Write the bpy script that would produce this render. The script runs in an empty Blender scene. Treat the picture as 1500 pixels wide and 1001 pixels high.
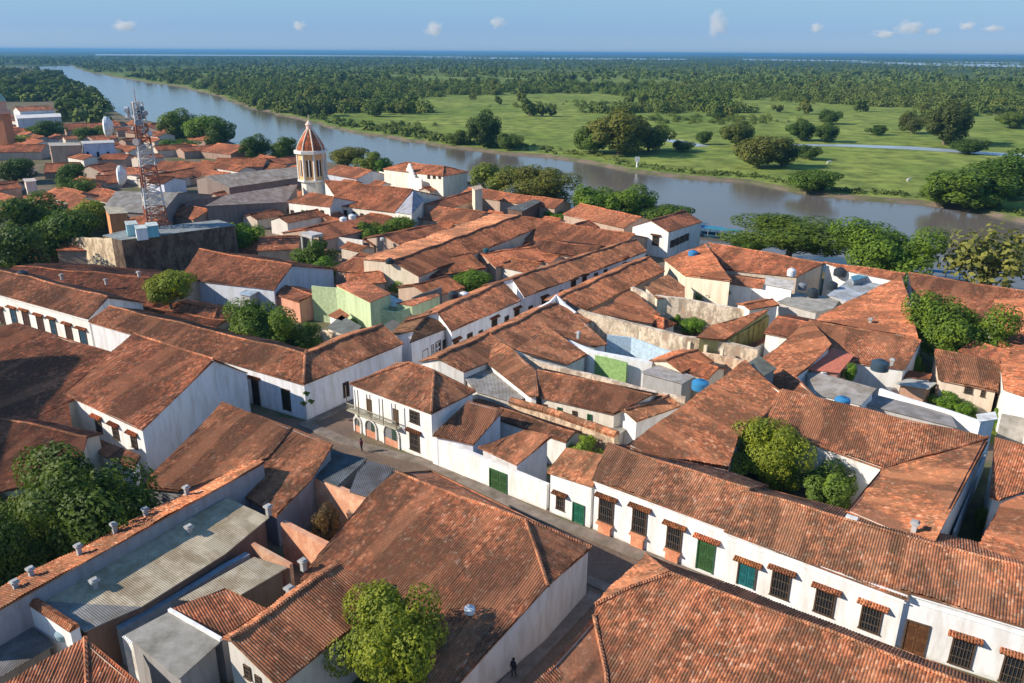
import bpy, math, random
import numpy as np
from mathutils import Vector, Matrix
random.seed(7); rng = np.random.default_rng(11)
sc = bpy.context.scene; C = sc.collection
# ------------------------------------------------------------------ camera
FPX = 1165.0; CH = 45.0; PITCH = math.atan(424/1165.0); ROLL = 0.00667
cF = Vector((0, math.cos(PITCH), -math.sin(PITCH)))
u0 = Vector((0, math.sin(PITCH), math.cos(PITCH))); r0_ = Vector((1, 0, 0))
cR = r0_*math.cos(ROLL) + u0*math.sin(ROLL); cU = u0*math.cos(ROLL) - r0_*math.sin(ROLL)
CAM = Vector((0, 0, CH))
def ray(x, y): return (cF + cR*((x-750)/FPX) + cU*((500.5-y)/FPX))
def W(x, y, z=0.0):
    d = ray(x, y); t = (z-CH)/d.z
    return CAM + d*t
cam = bpy.data.objects.new('camera', bpy.data.cameras.new('camera')); C.objects.link(cam)
cam.matrix_world = Matrix(((cR.x, cU.x, -cF.x, 0), (cR.y, cU.y, -cF.y, 0), (cR.z, cU.z, -cF.z, CH), (0, 0, 0, 1)))
cam.data.sensor_width = 36; cam.data.lens = FPX*36/1500; cam.data.clip_start = 0.5; cam.data.clip_end = 200000
sc.camera = cam
DA = Vector((math.cos(math.radians(142)), math.sin(math.radians(142)), 0))   # along the main street, away to the left
DB = Vector((math.cos(math.radians(54)), math.sin(math.radians(54)), 0))     # along the side street, away to the right
# ------------------------------------------------------------------ light
SUN_EL = math.radians(30); SUN_AZ = math.radians(-98)   # azimuth measured from +Y clockwise
sd = Vector((math.sin(SUN_AZ)*math.cos(SUN_EL), math.cos(SUN_AZ)*math.cos(SUN_EL), math.sin(SUN_EL)))
sun = bpy.data.objects.new('sun', bpy.data.lights.new('sun', 'SUN')); C.objects.link(sun)
sun.data.energy = 5.0; sun.data.angle = math.radians(0.55); sun.data.color = (1.0, 0.89, 0.75)
sun.rotation_euler = (-sd).to_track_quat('-Z', 'Y').to_euler()
w = bpy.data.worlds.new('World'); sc.world = w; w.use_nodes = True
nt = w.node_tree; bg = nt.nodes['Background']
sky = nt.nodes.new('ShaderNodeTexSky'); sky.sky_type = 'NISHITA'; sky.sun_disc = False
sky.sun_elevation = SUN_EL; sky.sun_rotation = SUN_AZ; sky.altitude = 50; sky.air_density = 1.0; sky.dust_density = 0.2; sky.ozone_density = 3.0
gc = nt.nodes.new('ShaderNodeTexCoord'); gs = nt.nodes.new('ShaderNodeSeparateXYZ'); nt.links.new(gc.outputs['Generated'], gs.inputs[0])
gr_ = nt.nodes.new('ShaderNodeValToRGB'); e_ = gr_.color_ramp.elements; e_[0].position = 0.0; e_[0].color = (1.25, 2.3, 3.8, 1); e_[1].position = .5; e_[1].color = (.6, 1.5, 3.3, 1)
e2_ = e_.new(.07); e2_.color = (1.5, 2.75, 3.9, 1); e3_ = e_.new(.025); e3_.color = (.95, 2.1, 3.9, 1); nt.links.new(gs.outputs[2], gr_.inputs[0])
sm = nt.nodes.new('ShaderNodeMix'); sm.data_type = 'RGBA'; sm.inputs[0].default_value = .85; nt.links.new(sky.outputs[0], sm.inputs[6]); nt.links.new(gr_.outputs[0], sm.inputs[7])
nt.links.new(sm.outputs[2], bg.inputs[0]); bg.inputs[1].default_value = 0.132
sc.view_settings.view_transform = 'Standard'; sc.view_settings.look = 'None'
sc.view_settings.exposure = 0.4; sc.view_settings.gamma = 1.0
sc.cycles.volume_bounces = 3; sc.cycles.max_bounces = 5; sc.cycles.transparent_max_bounces = 6
# ------------------------------------------------------------------ materials
class N:
    def __init__(s, name, rough=0.9, spec=0.2):
        s.m = bpy.data.materials.new(name); s.m.use_nodes = True; s.t = s.m.node_tree
        s.b = s.t.nodes['Principled BSDF']; s.b.inputs['Roughness'].default_value = rough
        s.b.inputs['Specular IOR Level'].default_value = spec
    def n(s, ty, **k):
        x = s.t.nodes.new(ty)
        for a, v in k.items(): setattr(x, a, v)
        return x
    def l(s, a, b): s.t.links.new(a, b)
    def setin(s, sock, v):
        if isinstance(v, bpy.types.NodeSocket): s.l(v, sock)
        elif v is not None: sock.default_value = v
    def math(s, op, a, b=None, c=None):
        x = s.n('ShaderNodeMath', operation=op)
        s.setin(x.inputs[0], a); s.setin(x.inputs[1], b)
        if c is not None: s.setin(x.inputs[2], c)
        return x.outputs[0]
    def mix(s, f, a, b, mode='MIX'):
        x = s.n('ShaderNodeMix', data_type='RGBA', blend_type=mode); s.setin(x.inputs[0], f)
        for i, v in ((6, a), (7, b)):
            if isinstance(v, tuple): v = v + (1,) if len(v) == 3 else v
            s.setin(x.inputs[i], v)
        return x.outputs[2]
    def noise(s, vec, sc_, det=4, rough=.6, out=0):
        x = s.n('ShaderNodeTexNoise'); s.l(vec, x.inputs['Vector']) if vec else None
        x.inputs['Scale'].default_value = sc_; x.inputs['Detail'].default_value = det; x.inputs['Roughness'].default_value = rough
        return x.outputs[out]
    def ramp(s, f, *st):
        x = s.n('ShaderNodeValToRGB'); s.l(f, x.inputs[0]); e = x.color_ramp.elements
        while len(e) < len(st): e.new(0.5)
        for i, (p, c) in enumerate(st): e[i].position = p; e[i].color = (c + (1,) if isinstance(c, tuple) else (c, c, c, 1))
        return x.outputs[0]
    def coord(s, o='Object'): return s.n('ShaderNodeTexCoord').outputs[o]
    def wpos(s): return s.n('ShaderNodeNewGeometry').outputs['Position']
    def tint(s): return s.n('ShaderNodeObjectInfo').outputs['Color']
    def col(s, c): s.setin(s.b.inputs['Base Color'], c if isinstance(c, bpy.types.NodeSocket) else tuple(c)+(1,))
    def bump(s, h, st=0.5, d=0.05):
        x = s.n('ShaderNodeBump'); x.inputs['Strength'].default_value = st; x.inputs['Distance'].default_value = d
        s.l(h, x.inputs['Height']); s.l(x.outputs[0], s.b.inputs['Normal'])

TP = 0.215; TV = 0.34          # tile rib pitch, course length
def tile_material(name, flat):
    k = N(name, 0.92, 0.12); pos = k.wpos(); uv = k.coord('UV')
    sp = k.n('ShaderNodeSeparateXYZ'); k.l(uv, sp.inputs[0])
    U = k.math('DIVIDE', sp.outputs[0], TP); V = k.math('DIVIDE', sp.outputs[1], TV)
    fu = k.math('FLOOR', U)
    off = k.n('ShaderNodeTexWhiteNoise', noise_dimensions='1D'); k.l(fu, off.inputs['W'])
    V2 = k.math('ADD', V, off.outputs[0]); fv = k.math('FLOOR', V2)
    cv = k.n('ShaderNodeCombineXYZ'); k.l(fu, cv.inputs[0]); k.l(fv, cv.inputs[1])
    wn = k.n('ShaderNodeTexWhiteNoise', noise_dimensions='2D'); k.l(cv.outputs[0], wn.inputs['Vector'])
    base = k.ramp(wn.outputs[0], (0, (.24, .095, .052)), (.25, (.41, .16, .082)), (.62, (.51, .205, .105)), (.88, (.62, .28, .145)), (1, (.66, .42, .28)))
    big = k.noise(pos, .12, 5, .65); mid = k.noise(pos, 1.15, 6, .74); fine = k.noise(pos, 2.6, 3, .6)
    base = k.mix(k.ramp(k.math('MULTIPLY', big, k.math('ADD', mid, .35)), (.33, 0.0), (.47, .8)), base, (.12, .065, .042))
    sv = k.n('ShaderNodeMapping'); k.l(uv, sv.inputs[0]); sv.inputs['Scale'].default_value = (1.5, .28, 1); strk = k.noise(sv.outputs[0], 1.0, 4, .7)
    base = k.mix(k.ramp(strk, (.5, 0.), (.72, .6)), base, (.13, .075, .05))
    base = k.mix(k.ramp(mid, (.47, 0.), (.62, .78)), base, (.14, .085, .048))
    bd = k.n('ShaderNodeMapping'); k.l(uv, bd.inputs[0]); bd.inputs['Scale'].default_value = (.3, .06, 1); bnd = k.noise(bd.outputs[0], 1.0, 2, .5)
    base = k.mix(k.ramp(bnd, (.53, 0.), (.60, .28)), base, (.64, .30, .16))
    base = k.mix(k.ramp(k.math('MULTIPLY', fine, mid), (.32, 0.), (.44, .6)), base, (.50, .37, .28))
    base = k.mix(1.0, base, k.tint(), 'MULTIPLY'); k.col(base)
    fr = k.math('FRACT', V2)
    h = fr
    if flat:
        h = k.math('MULTIPLY_ADD', k.math('SINE', k.math('MULTIPLY', U, 6.2832)), 1.2, fr)
    k.bump(k.math('ADD', h, k.math('MULTIPLY', fine, 1.5)), .55, .06)
    return k.m
M = {}
M['tile'] = tile_material('clay_tile', False); M['tile_far'] = tile_material('clay_tile_distant', True)
def plaster():
    k = N('limewashed_plaster', .9, .15); pos = k.wpos()
    st = k.n('ShaderNodeMapping'); k.l(pos, st.inputs[0]); st.inputs['Scale'].default_value = (1.1, 1.1, .22)
    a = k.noise(st.outputs[0], 1.0, 5, .7); b = k.noise(pos, 2.2, 4, .6)
    sp = k.n('ShaderNodeSeparateXYZ'); k.l(pos, sp.inputs[0])
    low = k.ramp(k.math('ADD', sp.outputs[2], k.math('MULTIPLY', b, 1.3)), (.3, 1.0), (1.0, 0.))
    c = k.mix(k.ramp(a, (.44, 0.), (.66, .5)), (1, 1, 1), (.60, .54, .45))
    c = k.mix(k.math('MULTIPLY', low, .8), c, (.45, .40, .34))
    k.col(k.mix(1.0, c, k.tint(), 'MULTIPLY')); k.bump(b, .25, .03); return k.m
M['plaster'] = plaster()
def weathered():
    k = N('weathered_wall', .95, .1); pos = k.wpos()
    st = k.n('ShaderNodeMapping'); k.l(pos, st.inputs[0]); st.inputs['Scale'].default_value = (.8, .8, .35)
    a = k.noise(st.outputs[0], .9, 6, .75); b = k.noise(pos, 3.0, 4, .7)
    c = k.ramp(a, (.3, (.85, .78, .66)), (.47, (.70, .58, .45)), (.56, (.36, .30, .24)), (.7, (.55, .33, .22)))
    c = k.mix(k.ramp(b, (.45, 0.), (.7, .5)), c, (.25, .21, .17))
    k.col(k.mix(1.0, c, k.tint(), 'MULTIPLY')); k.bump(b, .5, .05); return k.m
M['weathered'] = weathered()
def brick():
    k = N('brick', .95, .1); uv = k.coord('UV'); br = k.n('ShaderNodeTexBrick'); k.l(uv, br.inputs[0])
    br.inputs['Scale'].default_value = 1.0; br.inputs['Brick Width'].default_value = .32; br.inputs['Row Height'].default_value = .12
    br.inputs['Mortar Size'].default_value = .015; br.inputs['Color1'].default_value = (.50, .22, .13, 1); br.inputs['Color2'].default_value = (.38, .17, .10, 1)
    br.inputs['Mortar'].default_value = (.5, .42, .34, 1)
    c = k.mix(k.ramp(k.noise(k.wpos(), .9, 5, .7), (.45, 0.), (.65, .75)), br.outputs[0], (.60, .46, .34))
    k.col(k.mix(1.0, c, k.tint(), 'MULTIPLY')); return k.m
M['brick'] = brick()
def sheet():
    k = N('corrugated_sheet', .85, .15); uv = k.coord('UV'); sp = k.n('ShaderNodeSeparateXYZ'); k.l(uv, sp.inputs[0])
    pos = k.wpos(); a = k.noise(pos, .5, 5, .7)
    pl = k.n('ShaderNodeTexWhiteNoise', noise_dimensions='2D'); cv = k.n('ShaderNodeCombineXYZ')
    k.l(k.math('FLOOR', k.math('DIVIDE', sp.outputs[0], .95)), cv.inputs[0]); k.l(k.math('FLOOR', k.math('DIVIDE', sp.outputs[1], 2.4)), cv.inputs[1]); k.l(cv.outputs[0], pl.inputs['Vector'])
    c = k.mix(pl.outputs[0], (.74, .73, .70), (1.05, 1.03, .98))
    c = k.mix(k.ramp(a, (.40, 0.), (.62, .75)), c, (.48, .40, .30))
    k.col(k.mix(1.0, c, k.tint(), 'MULTIPLY'))
    k.bump(k.math('SINE', k.math('MULTIPLY', sp.outputs[0], 6.2832/.18)), .5, .03); return k.m
M['sheet'] = sheet()
def plain(name, rough=.8, spec=.25, var=.35, scale=2.0):
    k = N(name, rough, spec); a = k.noise(k.wpos(), scale, 5, .65)
    k.col(k.mix(1.0, k.mix(k.ramp(a, (.35, 0.), (.7, 1.)), (1, 1, 1), (1-var, 1-var, 1-var*1.1)), k.tint(), 'MULTIPLY')); return k.m
M['paint'] = plain('painted_surface'); M['concrete'] = plain('concrete', .95, .1, .5, .7); M['wood'] = plain('timber', .8, .2, .5, 5)
M['cloth'] = plain('cloth', .95, .1, .1); M['bark'] = plain('bark', .95, .1, .5, 4); M['skin'] = plain('skin', .6, .3, .05)
M['water_tank'] = plain('tank_plastic', .45, .4, .1)
def glass():
    k = N('window_glass', .08, .6); k.col((.02, .025, .03)); return k.m
M['glass'] = glass()
def leaf():
    k = N('leaves', .6, .25); pos = k.wpos(); a = k.noise(pos, .55, 3, .6); b = k.noise(pos, 3.0, 2, .6)
    c = k.mix(k.ramp(a, (.35, 0.), (.68, 1.)), (1.0, 1.0, .9), (2.3, 1.9, 1.0))
    c = k.mix(k.ramp(b, (.4, 0.), (.7, .6)), c, (.55, .6, .5))
    c = k.mix(1.0, c, k.tint(), 'MULTIPLY'); k.col(c)
    tr = k.n('ShaderNodeBsdfTranslucent'); k.l(k.mix(1.0, c, (1.25, 1.3, .6), 'MULTIPLY'), tr.inputs[0])
    mx = k.n('ShaderNodeMixShader'); mx.inputs[0].default_value = .32
    k.l(k.b.outputs[0], mx.inputs[1]); k.l(tr.outputs[0], mx.inputs[2])
    k.l(mx.outputs[0], k.t.nodes['Material Output'].inputs[0]); return k.m
M['leaf'] = leaf()
# ------------------------------------------------------------------ mesh building
class MB:
    def __init__(s): s.v = []; s.f = []; s.uv = []; s.mi = []
    def face(s, pts, uvs=None, mi=0):
        i = len(s.v); s.v.extend([tuple(p) for p in pts]); s.f.append(tuple(range(i, i+len(pts))))
        if uvs is None:
            p0 = Vector(pts[0]); e = (Vector(pts[1])-p0); n = e.cross(Vector(pts[2])-p0)
            if e.length < 1e-9 or n.length < 1e-12: uvs = [(0, 0)]*len(pts)
            else:
                n.normalize()
                uu = Vector((0, 0, 1)).cross(n); uu = uu.normalized() if uu.length > .05 else Vector((1, 0, 0)); vv = n.cross(uu)
                uvs = [(Vector(p).dot(uu), Vector(p).dot(vv)) for p in pts]
        s.uv.extend(uvs); s.mi.append(mi)
    def box(s, o, ax, ay, az, mi=0):
        o = Vector(o); P = [o + ax*i + ay*j + az*k for k in (-.5, .5) for j in (-.5, .5) for i in (-.5, .5)]
        for q in ((0, 2, 3, 1), (4, 5, 7, 6), (0, 1, 5, 4), (2, 6, 7, 3), (0, 4, 6, 2), (1, 3, 7, 5)): s.face([P[a] for a in q], None, mi)
    def tube(s, a, b, ra, rb=None, n=6, mi=0, cap=True):
        a, b = Vector(a), Vector(b); rb = ra if rb is None else rb; d = (b-a).normalized()
        x = d.orthogonal().normalized(); y = d.cross(x)
        A = [a + (x*math.cos(t)+y*math.sin(t))*ra for t in [2*math.pi*i/n for i in range(n)]]
        B = [b + (x*math.cos(t)+y*math.sin(t))*rb for t in [2*math.pi*i/n for i in range(n)]]
        for i in range(n): j = (i+1) % n; s.face([A[i], A[j], B[j], B[i]], None, mi)
        if cap: s.face(B, None, mi); s.face(A[::-1], None, mi)
    def lathe(s, c, prof, n=16, mi=0, rot=0):
        c = Vector(c)
        R = [[c + Vector((r*math.cos(rot+2*math.pi*i/n), r*math.sin(rot+2*math.pi*i/n), z)) for i in range(n)] for r, z in prof]
        for a, b in zip(R, R[1:]):
            for i in range(n): j = (i+1) % n; s.face([a[i], a[j], b[j], b[i]], None, mi)
    def build(s, name, mat, parent=None, color=None, smooth=False):
        me = bpy.data.meshes.new(name)
        me.from_pydata(s.v, [], s.f)
        uvl = me.uv_layers.new(name='UVMap'); uvl.data.foreach_set('uv', np.array(s.uv, dtype=np.float32).ravel())
        mats = mat if isinstance(mat, (list, tuple)) else [mat]
        for m_ in mats: me.materials.append(M[m_] if isinstance(m_, str) else m_)
        if len(mats) > 1: me.polygons.foreach_set('material_index', s.mi)
        if smooth: me.polygons.foreach_set('use_smooth', [True]*len(s.f))
        me.update()
        o = bpy.data.objects.new(name, me); C.objects.link(o)
        if parent: o.parent = parent; o.matrix_parent_inverse = parent.matrix_basis.inverted()
        if color: o.color = tuple(color)+(1,)
        return o
def tag(o, label, cat, group=None, kind=None):
    o['label'] = label; o['category'] = cat
    if group: o['group'] = group
    if kind: o['kind'] = kind
    return o
def empty(name, loc, label, cat, group=None):
    o = bpy.data.objects.new(name, None); C.objects.link(o); o.location = loc; o.empty_display_size = .5
    return tag(o, label, cat, group)
def struct(o): o['kind'] = 'structure'; return o
# ------------------------------------------------------------------ roofs
class PL:
    """inclined plane: through the level line a-b at height z, going down toward pixel `ref` with slope s"""
    def __init__(p, a, b, z, s, ref):
        A = W(a[0], a[1], z); B = W(b[0], b[1], z); d = (B-A); d.z = 0; d.normalize()
        n = Vector((-d.y, d.x, 0)); Rf = W(ref[0], ref[1], z)
        if (Rf-A).dot(n) < 0: n = -n
        p.A, p.d, p.n, p.z, p.s = A, d, n, z, s
    def h(p, x, y): return p.z - p.s*((Vector((x, y, 0))-p.A).dot(p.n))
    def hit(p, x, y):
        r = ray(x, y)                       # CH + t rz = z - s*((t r - A).n)
        den = r.z + p.s*(r.x*p.n.x + r.y*p.n.y)
        t = (p.z - CH + p.s*(p.A.x*p.n.x + p.A.y*p.n.y))/den
        return CAM + r*t
def pt(v, pl):
    if isinstance(v, Vector): return v.copy()
    if len(v) == 3: return W(*v)
    return pl.hit(*v)
def wob(x, y): return .10*math.sin(x*.55+y*.31) + .05*math.sin(y*.8-x*.23+1.3) + .03*math.sin(x*1.9+y*1.3)
def ribbed(mb, P):
    """barrel-tile ribs, real geometry, clipped to the polygon P (coplanar 3D points)"""
    n = Vector((0, 0, 0))
    for i in range(len(P)): n += P[i].cross(P[(i+1) % len(P)])
    n.normalize(); n = -n if n.z < 0 else n
    down = Vector((n.x, n.y, 0)); down = down.normalized() if down.length > 1e-3 else Vector((0, -1, 0))
    u = Vector((-down.y, down.x, 0)); v = u.cross(n).normalized(); v = -v if v.z > 0 else v
    o = P[0]; Q = [((p-o).dot(u), (p-o).dot(v)) for p in P]
    umin = min(q[0] for q in Q); umax = max(q[0] for q in Q)
    prof = [(0, 0), (.2, .55), (.5, 1), (.8, .55), (1, 0)]
    def cuts(x):
        r = []
        for i in range(len(Q)):
            a, b = Q[i], Q[(i+1) % len(Q)]
            if (a[0] <= x) != (b[0] <= x): r.append(a[1]+(b[1]-a[1])*(x-a[0])/(b[0]-a[0]))
        return sorted(r)
    k = 0; cols = []
    x = umin
    while x < umax-1e-4:
        dz = random.uniform(-.012, .012); de = random.uniform(-.05, .05)
        for (pa, ha), (pb, hb) in zip(prof, prof[1:]):
            x0, x1 = x+pa*TP, min(x+pb*TP, umax-1e-4)
            if x0 >= umax-1e-4: break
            c0, c1 = cuts(x0+1e-5), cuts(x1-1e-5)
            if len(c0) != len(c1):
                c0 = c1 = (c0 if len(c0) > len(c1) else c1)
            for j in range(0, len(c0)-1, 2):
                L = max(c0[j+1]-c0[j], c1[j+1]-c1[j]); m = max(1, int(L/1.6))
                for q in range(m):
                    t0, t1 = q/m, (q+1)/m; pts = []; uvs = []
                    for (xx, cc, hh, tt) in ((x0, c0, ha, t0), (x1, c1, hb, t0), (x1, c1, hb, t1), (x0, c0, ha, t1)):
                        vv = cc[j]+(cc[j+1]+(de if tt == 1 else 0)-cc[j])*tt
                        p = o + u*xx + v*vv; p = p + n*(hh*.06+dz) ; p.z += wob(p.x, p.y)
                        pts.append(p); uvs.append((xx-umin+(1e-3 if xx == x0 else -1e-3), vv))
                    mb.face(pts, uvs)
        x += TP
def mirror_pts(r0, r1, e0, e1, bw=None):
    d = (r1-r0); d.z = 0; d.normalize(); n = Vector((-d.y, d.x, 0))
    out = []
    for r, e in ((r0, e0), (r1, e1)):
        k = (e-r0).dot(n)
        if bw: out.append(Vector((r.x, r.y, 0)) - n*math.copysign(bw, k) + Vector((0, 0, r.z + (e.z-r.z)*bw/abs(k))))
        else: q = e - n*(2*k); out.append(Vector((q.x, q.y, e.z)))
    return out
GBL = []
class House:
    def __init__(s, name, label, cat='house', wall='plaster', wcol=(.8, .79, .76), tcol=(1, 1, 1), zb=0.0, inset=.28, far=False, group=None, roofmat=None, cap=True, fascia=True):
        s.name, s.label, s.cat, s.wall, s.wcol, s.tcol, s.zb, s.inset, s.far, s.group, s.roofmat, s.cap = name, label, cat, wall, wcol, tcol, zb, inset, far, group, roofmat, cap
        s.faces = []; s.ops = []; s.root = None
    def f(s, pl, *vs, mat=None, col=None):
        s.faces.append(([pt(v, pl) for v in vs], mat, col)); return s
    def gable(s, a, b, zr, ea, eb, sl=.38, bw=None, back=True, mat=None, col=None, ext=0):
        pl = PL(a, b, zr, sl, ea); A, B = W(*a, zr), W(*b, zr); E0, E1 = pl.hit(*ea), pl.hit(*eb)
        if ext: dd = (B-A).normalized()*ext; A, E0, B, E1 = A-dd, E0-dd, B+dd, E1+dd
        s.faces.append(([A, B, E1, E0], mat, col)); s.E = (E0, E1)
        if back:
            M0, M1 = mirror_pts(A, B, E0, E1, bw); s.faces.append(([B, A, M0, M1], mat, col)); s.BK = (M0, M1)
        s.pl = pl; return s
    def rg(s, a, b, zr, hw, sl=.4, hip=0, mat=None, col=None):
        A, B = W(*a, zr), W(*b, zr); d = B-A; d.z = 0; d.normalize(); n = Vector((-d.y, d.x, 0))
        if n.y > 0: n = -n        # n = toward the camera
        ze = zr - sl*hw; Z = Vector((0, 0, -sl*hw))
        E0, E1, K0, K1 = A+n*hw+Z, B+n*hw+Z, A-n*hw+Z, B-n*hw+Z
        if hip: E0 -= d*hip*hw; K0 -= d*hip*hw; E1 += d*hip*hw; K1 += d*hip*hw
        s.faces.append(([A, B, E1, E0], mat, col)); s.faces.append(([B, A, K0, K1], mat, col))
        if hip: s.faces.append(([A, E0, K0], mat, col)); s.faces.append(([B, K1, E1], mat, col))
        s.E = (E0, E1); s.BK = (K0, K1); return s
    def slab(s, z, *vs, mat='concrete', col=(.4, .39, .36)):
        s.faces.append(([W(x, y, z) for x, y in vs], mat, col)); return s
    def build(s):
        # merge vertices
        key = {}; V = []
        def idx(p):
            for i, q in enumerate(V):
                if (q-p).length < .12: return i
            V.append(p.copy()); return len(V)-1
        F = []
        for P, mat, col in s.faces:
            ii = [idx(p) for p in P]
            ar = sum(V[ii[i]].x*V[ii[(i+1) % len(ii)]].y - V[ii[(i+1) % len(ii)]].x*V[ii[i]].y for i in range(len(ii)))
            if ar < 0: ii = ii[::-1]
            F.append((ii, mat, col))
        cen = sum((v for v in V), Vector())/len(V); cen.z = s.zb
        root = empty(s.name, cen, s.label, s.cat, s.group); s.root = root
        cnt = {}
        for k, (ii, _, _) in enumerate(F):
            for i in range(len(ii)): cnt.setdefault(tuple(sorted((ii[i], ii[(i+1) % len(ii)]))), []).append((k, ii[i], ii[(i+1) % len(ii)]))
        # roofs grouped by material/colour
        groups = {}
        for ii, mat, col in F: groups.setdefault((mat, col), []).append(ii)
        for (mat, col), fs in groups.items():
            mb = MB(); near = (cen-CAM).length < 190
            m_ = mat or s.roofmat
            tl = m_ is None
            for ii in fs:
                P = [V[i] for i in ii]
                if tl and near and not s.far: ribbed(mb, P)
                else:
                    n = (P[1]-P[0]).cross(P[2]-P[0]); n.normalize(); n = -n if n.z < 0 else n
                    dn = Vector((n.x, n.y, 0)); dn = dn.normalized() if dn.length > 1e-3 else Vector((0, -1, 0))
                    uu = Vector((-dn.y, dn.x, 0)); vv = uu.cross(n)
                    mb.face(P, [((p).dot(uu), (p).dot(vv)) for p in P])
            th = .16 if tl else .1
            for ii in fs:
                P = [V[i] - Vector((0, 0, th)) for i in ii]; mb.face(P[::-1], None)
                for i in range(len(ii)):
                    a, b = ii[i], ii[(i+1) % len(ii)]
                    if len(cnt[tuple(sorted((a, b)))]) == 1:
                        mb.face([V[a]-Vector((0, 0, th)), V[b]-Vector((0, 0, th)), V[b]+Vector((0, 0, .0)), V[a]+Vector((0, 0, .0))], [(0, 0), (1, 0), (1, .2), (0, .2)])
            mm = ('tile' if near and not s.far else 'tile_far') if tl else m_
            mb.build('roof', mm, root, col or s.tcol)
        # ridge caps
        if s.cap and s.roofmat is None:
            mb = MB(); have = False
            for e, L in cnt.items():
                a, b = V[e[0]], V[e[1]]
                if len(L) == 2:
                    k1, k2 = L[0][0], L[1][0]
                    c1 = sum((V[i] for i in F[k1][0]), Vector())/len(F[k1][0]); c2 = sum((V[i] for i in F[k2][0]), Vector())/len(F[k2][0])
                    mid = (a+b)/2
                    if (c1.z+c2.z)/2 < mid.z - .15 or abs(a.z-b.z) > .3:
                        m = max(1, int((b-a).length/1.6)); pr = None
                        for q in range(m+1):
                            p = a + (b-a)*(q/m); p = p + Vector((0, 0, .05+wob(p.x, p.y)))
                            if pr is not None: mb.tube(pr, p, .17, .17, 6)
                            pr = p
                        have = True
            if have: mb.build('ridge_cap', 'tile_far', root, tuple(min(1.6, c*1.35) for c in s.tcol))
        # walls
        edges = {}
        for e, L in cnt.items():
            if len(L) == 1: edges[L[0][1]] = L[0][2]
        mb = MB(); used = set(); 
        for st in list(edges):
            if st in used: continue
            loop = [st]; used.add(st); c = edges[st]
            while c != st and c in edges and c not in used: loop.append(c); used.add(c); c = edges[c]
            P = [V[i] for i in loop]; m = len(P); Q = []
            for i in range(m):
                a, b, d = P[i-1], P[i], P[(i+1) % m]
                e1 = Vector((b.x-a.x, b.y-a.y)); e2 = Vector((d.x-b.x, d.y-b.y))
                if e1.length < 1e-6 or e2.length < 1e-6: Q.append(b); continue
                e1.normalize(); e2.normalize()
                n1 = Vector((-e1.y, e1.x)); n2 = Vector((-e2.y, e2.x)); bs = n1+n2
                if bs.length < .3: bs = n1
                bs = bs.normalized(); sc_ = s.inset/max(.45, bs.dot(n1))
                Q.append(Vector((b.x+bs.x*sc_, b.y+bs.y*sc_, b.z)))
            for i in range(m):
                a, b = Q[i], Q[(i+1) % m]; L = (b-a).length
                if L < .05: continue
                dz = Vector((0, 0, -.07))
                if s.far: dz = Vector((0, 0, -.04))
                mb.face([Vector((a.x, a.y, s.zb)), Vector((b.x, b.y, s.zb)), b+dz, a+dz], [(0, 0), (L, 0), (L, b.z-s.zb), (0, a.z-s.zb)])
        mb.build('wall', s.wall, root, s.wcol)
        return s
    # ---- openings on the wall under eave line (A,B)
    def wallplane(s, A, B, inset=None):
        d = B-A; d.z = 0; d.normalize(); n = Vector((-d.y, d.x, 0))
        if (CAM-A).dot(n) < 0: n = -n
        k = s.inset if inset is None else inset
        s.wp = (A - n*k, d, n); return s
    def hit(s, x, y):
        A, d, n = s.wp; r = ray(x, y); t = (A-CAM).dot(n)/r.dot(n); return CAM+r*t
    def op(s, kind, cx, yt, yb, wpx, col=(.05, .1, .06), hood=None, ped=None, name=None, label=None):
        A, d, n = s.wp; T = s.hit(cx, yt); Bt = s.hit(cx, yb); mid = (yt+yb)/2
        L, R = s.hit(cx-wpx/2, mid), s.hit(cx+wpx/2, mid); wd = abs((R-L).dot(d)); z0, z1 = max(s.zb+.02, Bt.z), T.z
        c = Vector((T.x, T.y, (z0+z1)/2)); hh = z1-z0; Zv = Vector((0, 0, 1)); isdoor = kind.startswith('door')
        nm = name or ('door' if isdoor else 'window')
        if kind == 'arch':
            r_ = wd/2; zc = z1-r_; pts = [c+d*r_*math.cos(math.pi*i/14)+Zv*(zc-c.z+r_*math.sin(math.pi*i/14)) for i in range(15)]; P3 = [Vector((c.x, c.y, z0))-d*r_, Vector((c.x, c.y, z0))+d*r_]+pts[:-1]+[pts[-1]]
            mf = MB(); [mf.box(q+n*.09, d*.2, n*.18, Zv*.2) for q in pts]; [mf.box(Vector((c.x, c.y, (z0+zc)/2))+d*sx*r_+n*.09, d*.2, n*.18, Zv*(zc-z0)) for sx in (-1, 1)]
            fr = mf.build(nm, 'plaster', s.root, s.wcol); mp = MB(); mp.face([q+n*.02 for q in P3]); mp.build('arch_shade', 'plaster', fr, col)  # flat panel; the shade inside the arch is its dark colour
            if label: fr['label'] = label
            return fr
        mb = MB(); fw = min(.12, wd*.12)
        for sx in (-1, 1): mb.box(c+d*sx*(wd/2-fw/2)+n*.05, d*fw, n*.1, Zv*hh)
        mb.box(c+Zv*(hh/2-fw/2)+n*.052, d*(wd-.01), n*.104, Zv*fw)
        if not isdoor: mb.box(c-Zv*(hh/2-.04)+n*.09, d*(wd+.1), n*.18, Zv*.08)
        fr = mb.build(nm, 'wood', s.root, {'door_green': (.05, .14, .07)}.get(kind, (.12, .08, .055)))
        if label: fr['label'] = label
        mp = MB(); mp.box(c+n*.012, d*(wd-.02), n*.02, Zv*(hh-.02))
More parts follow.
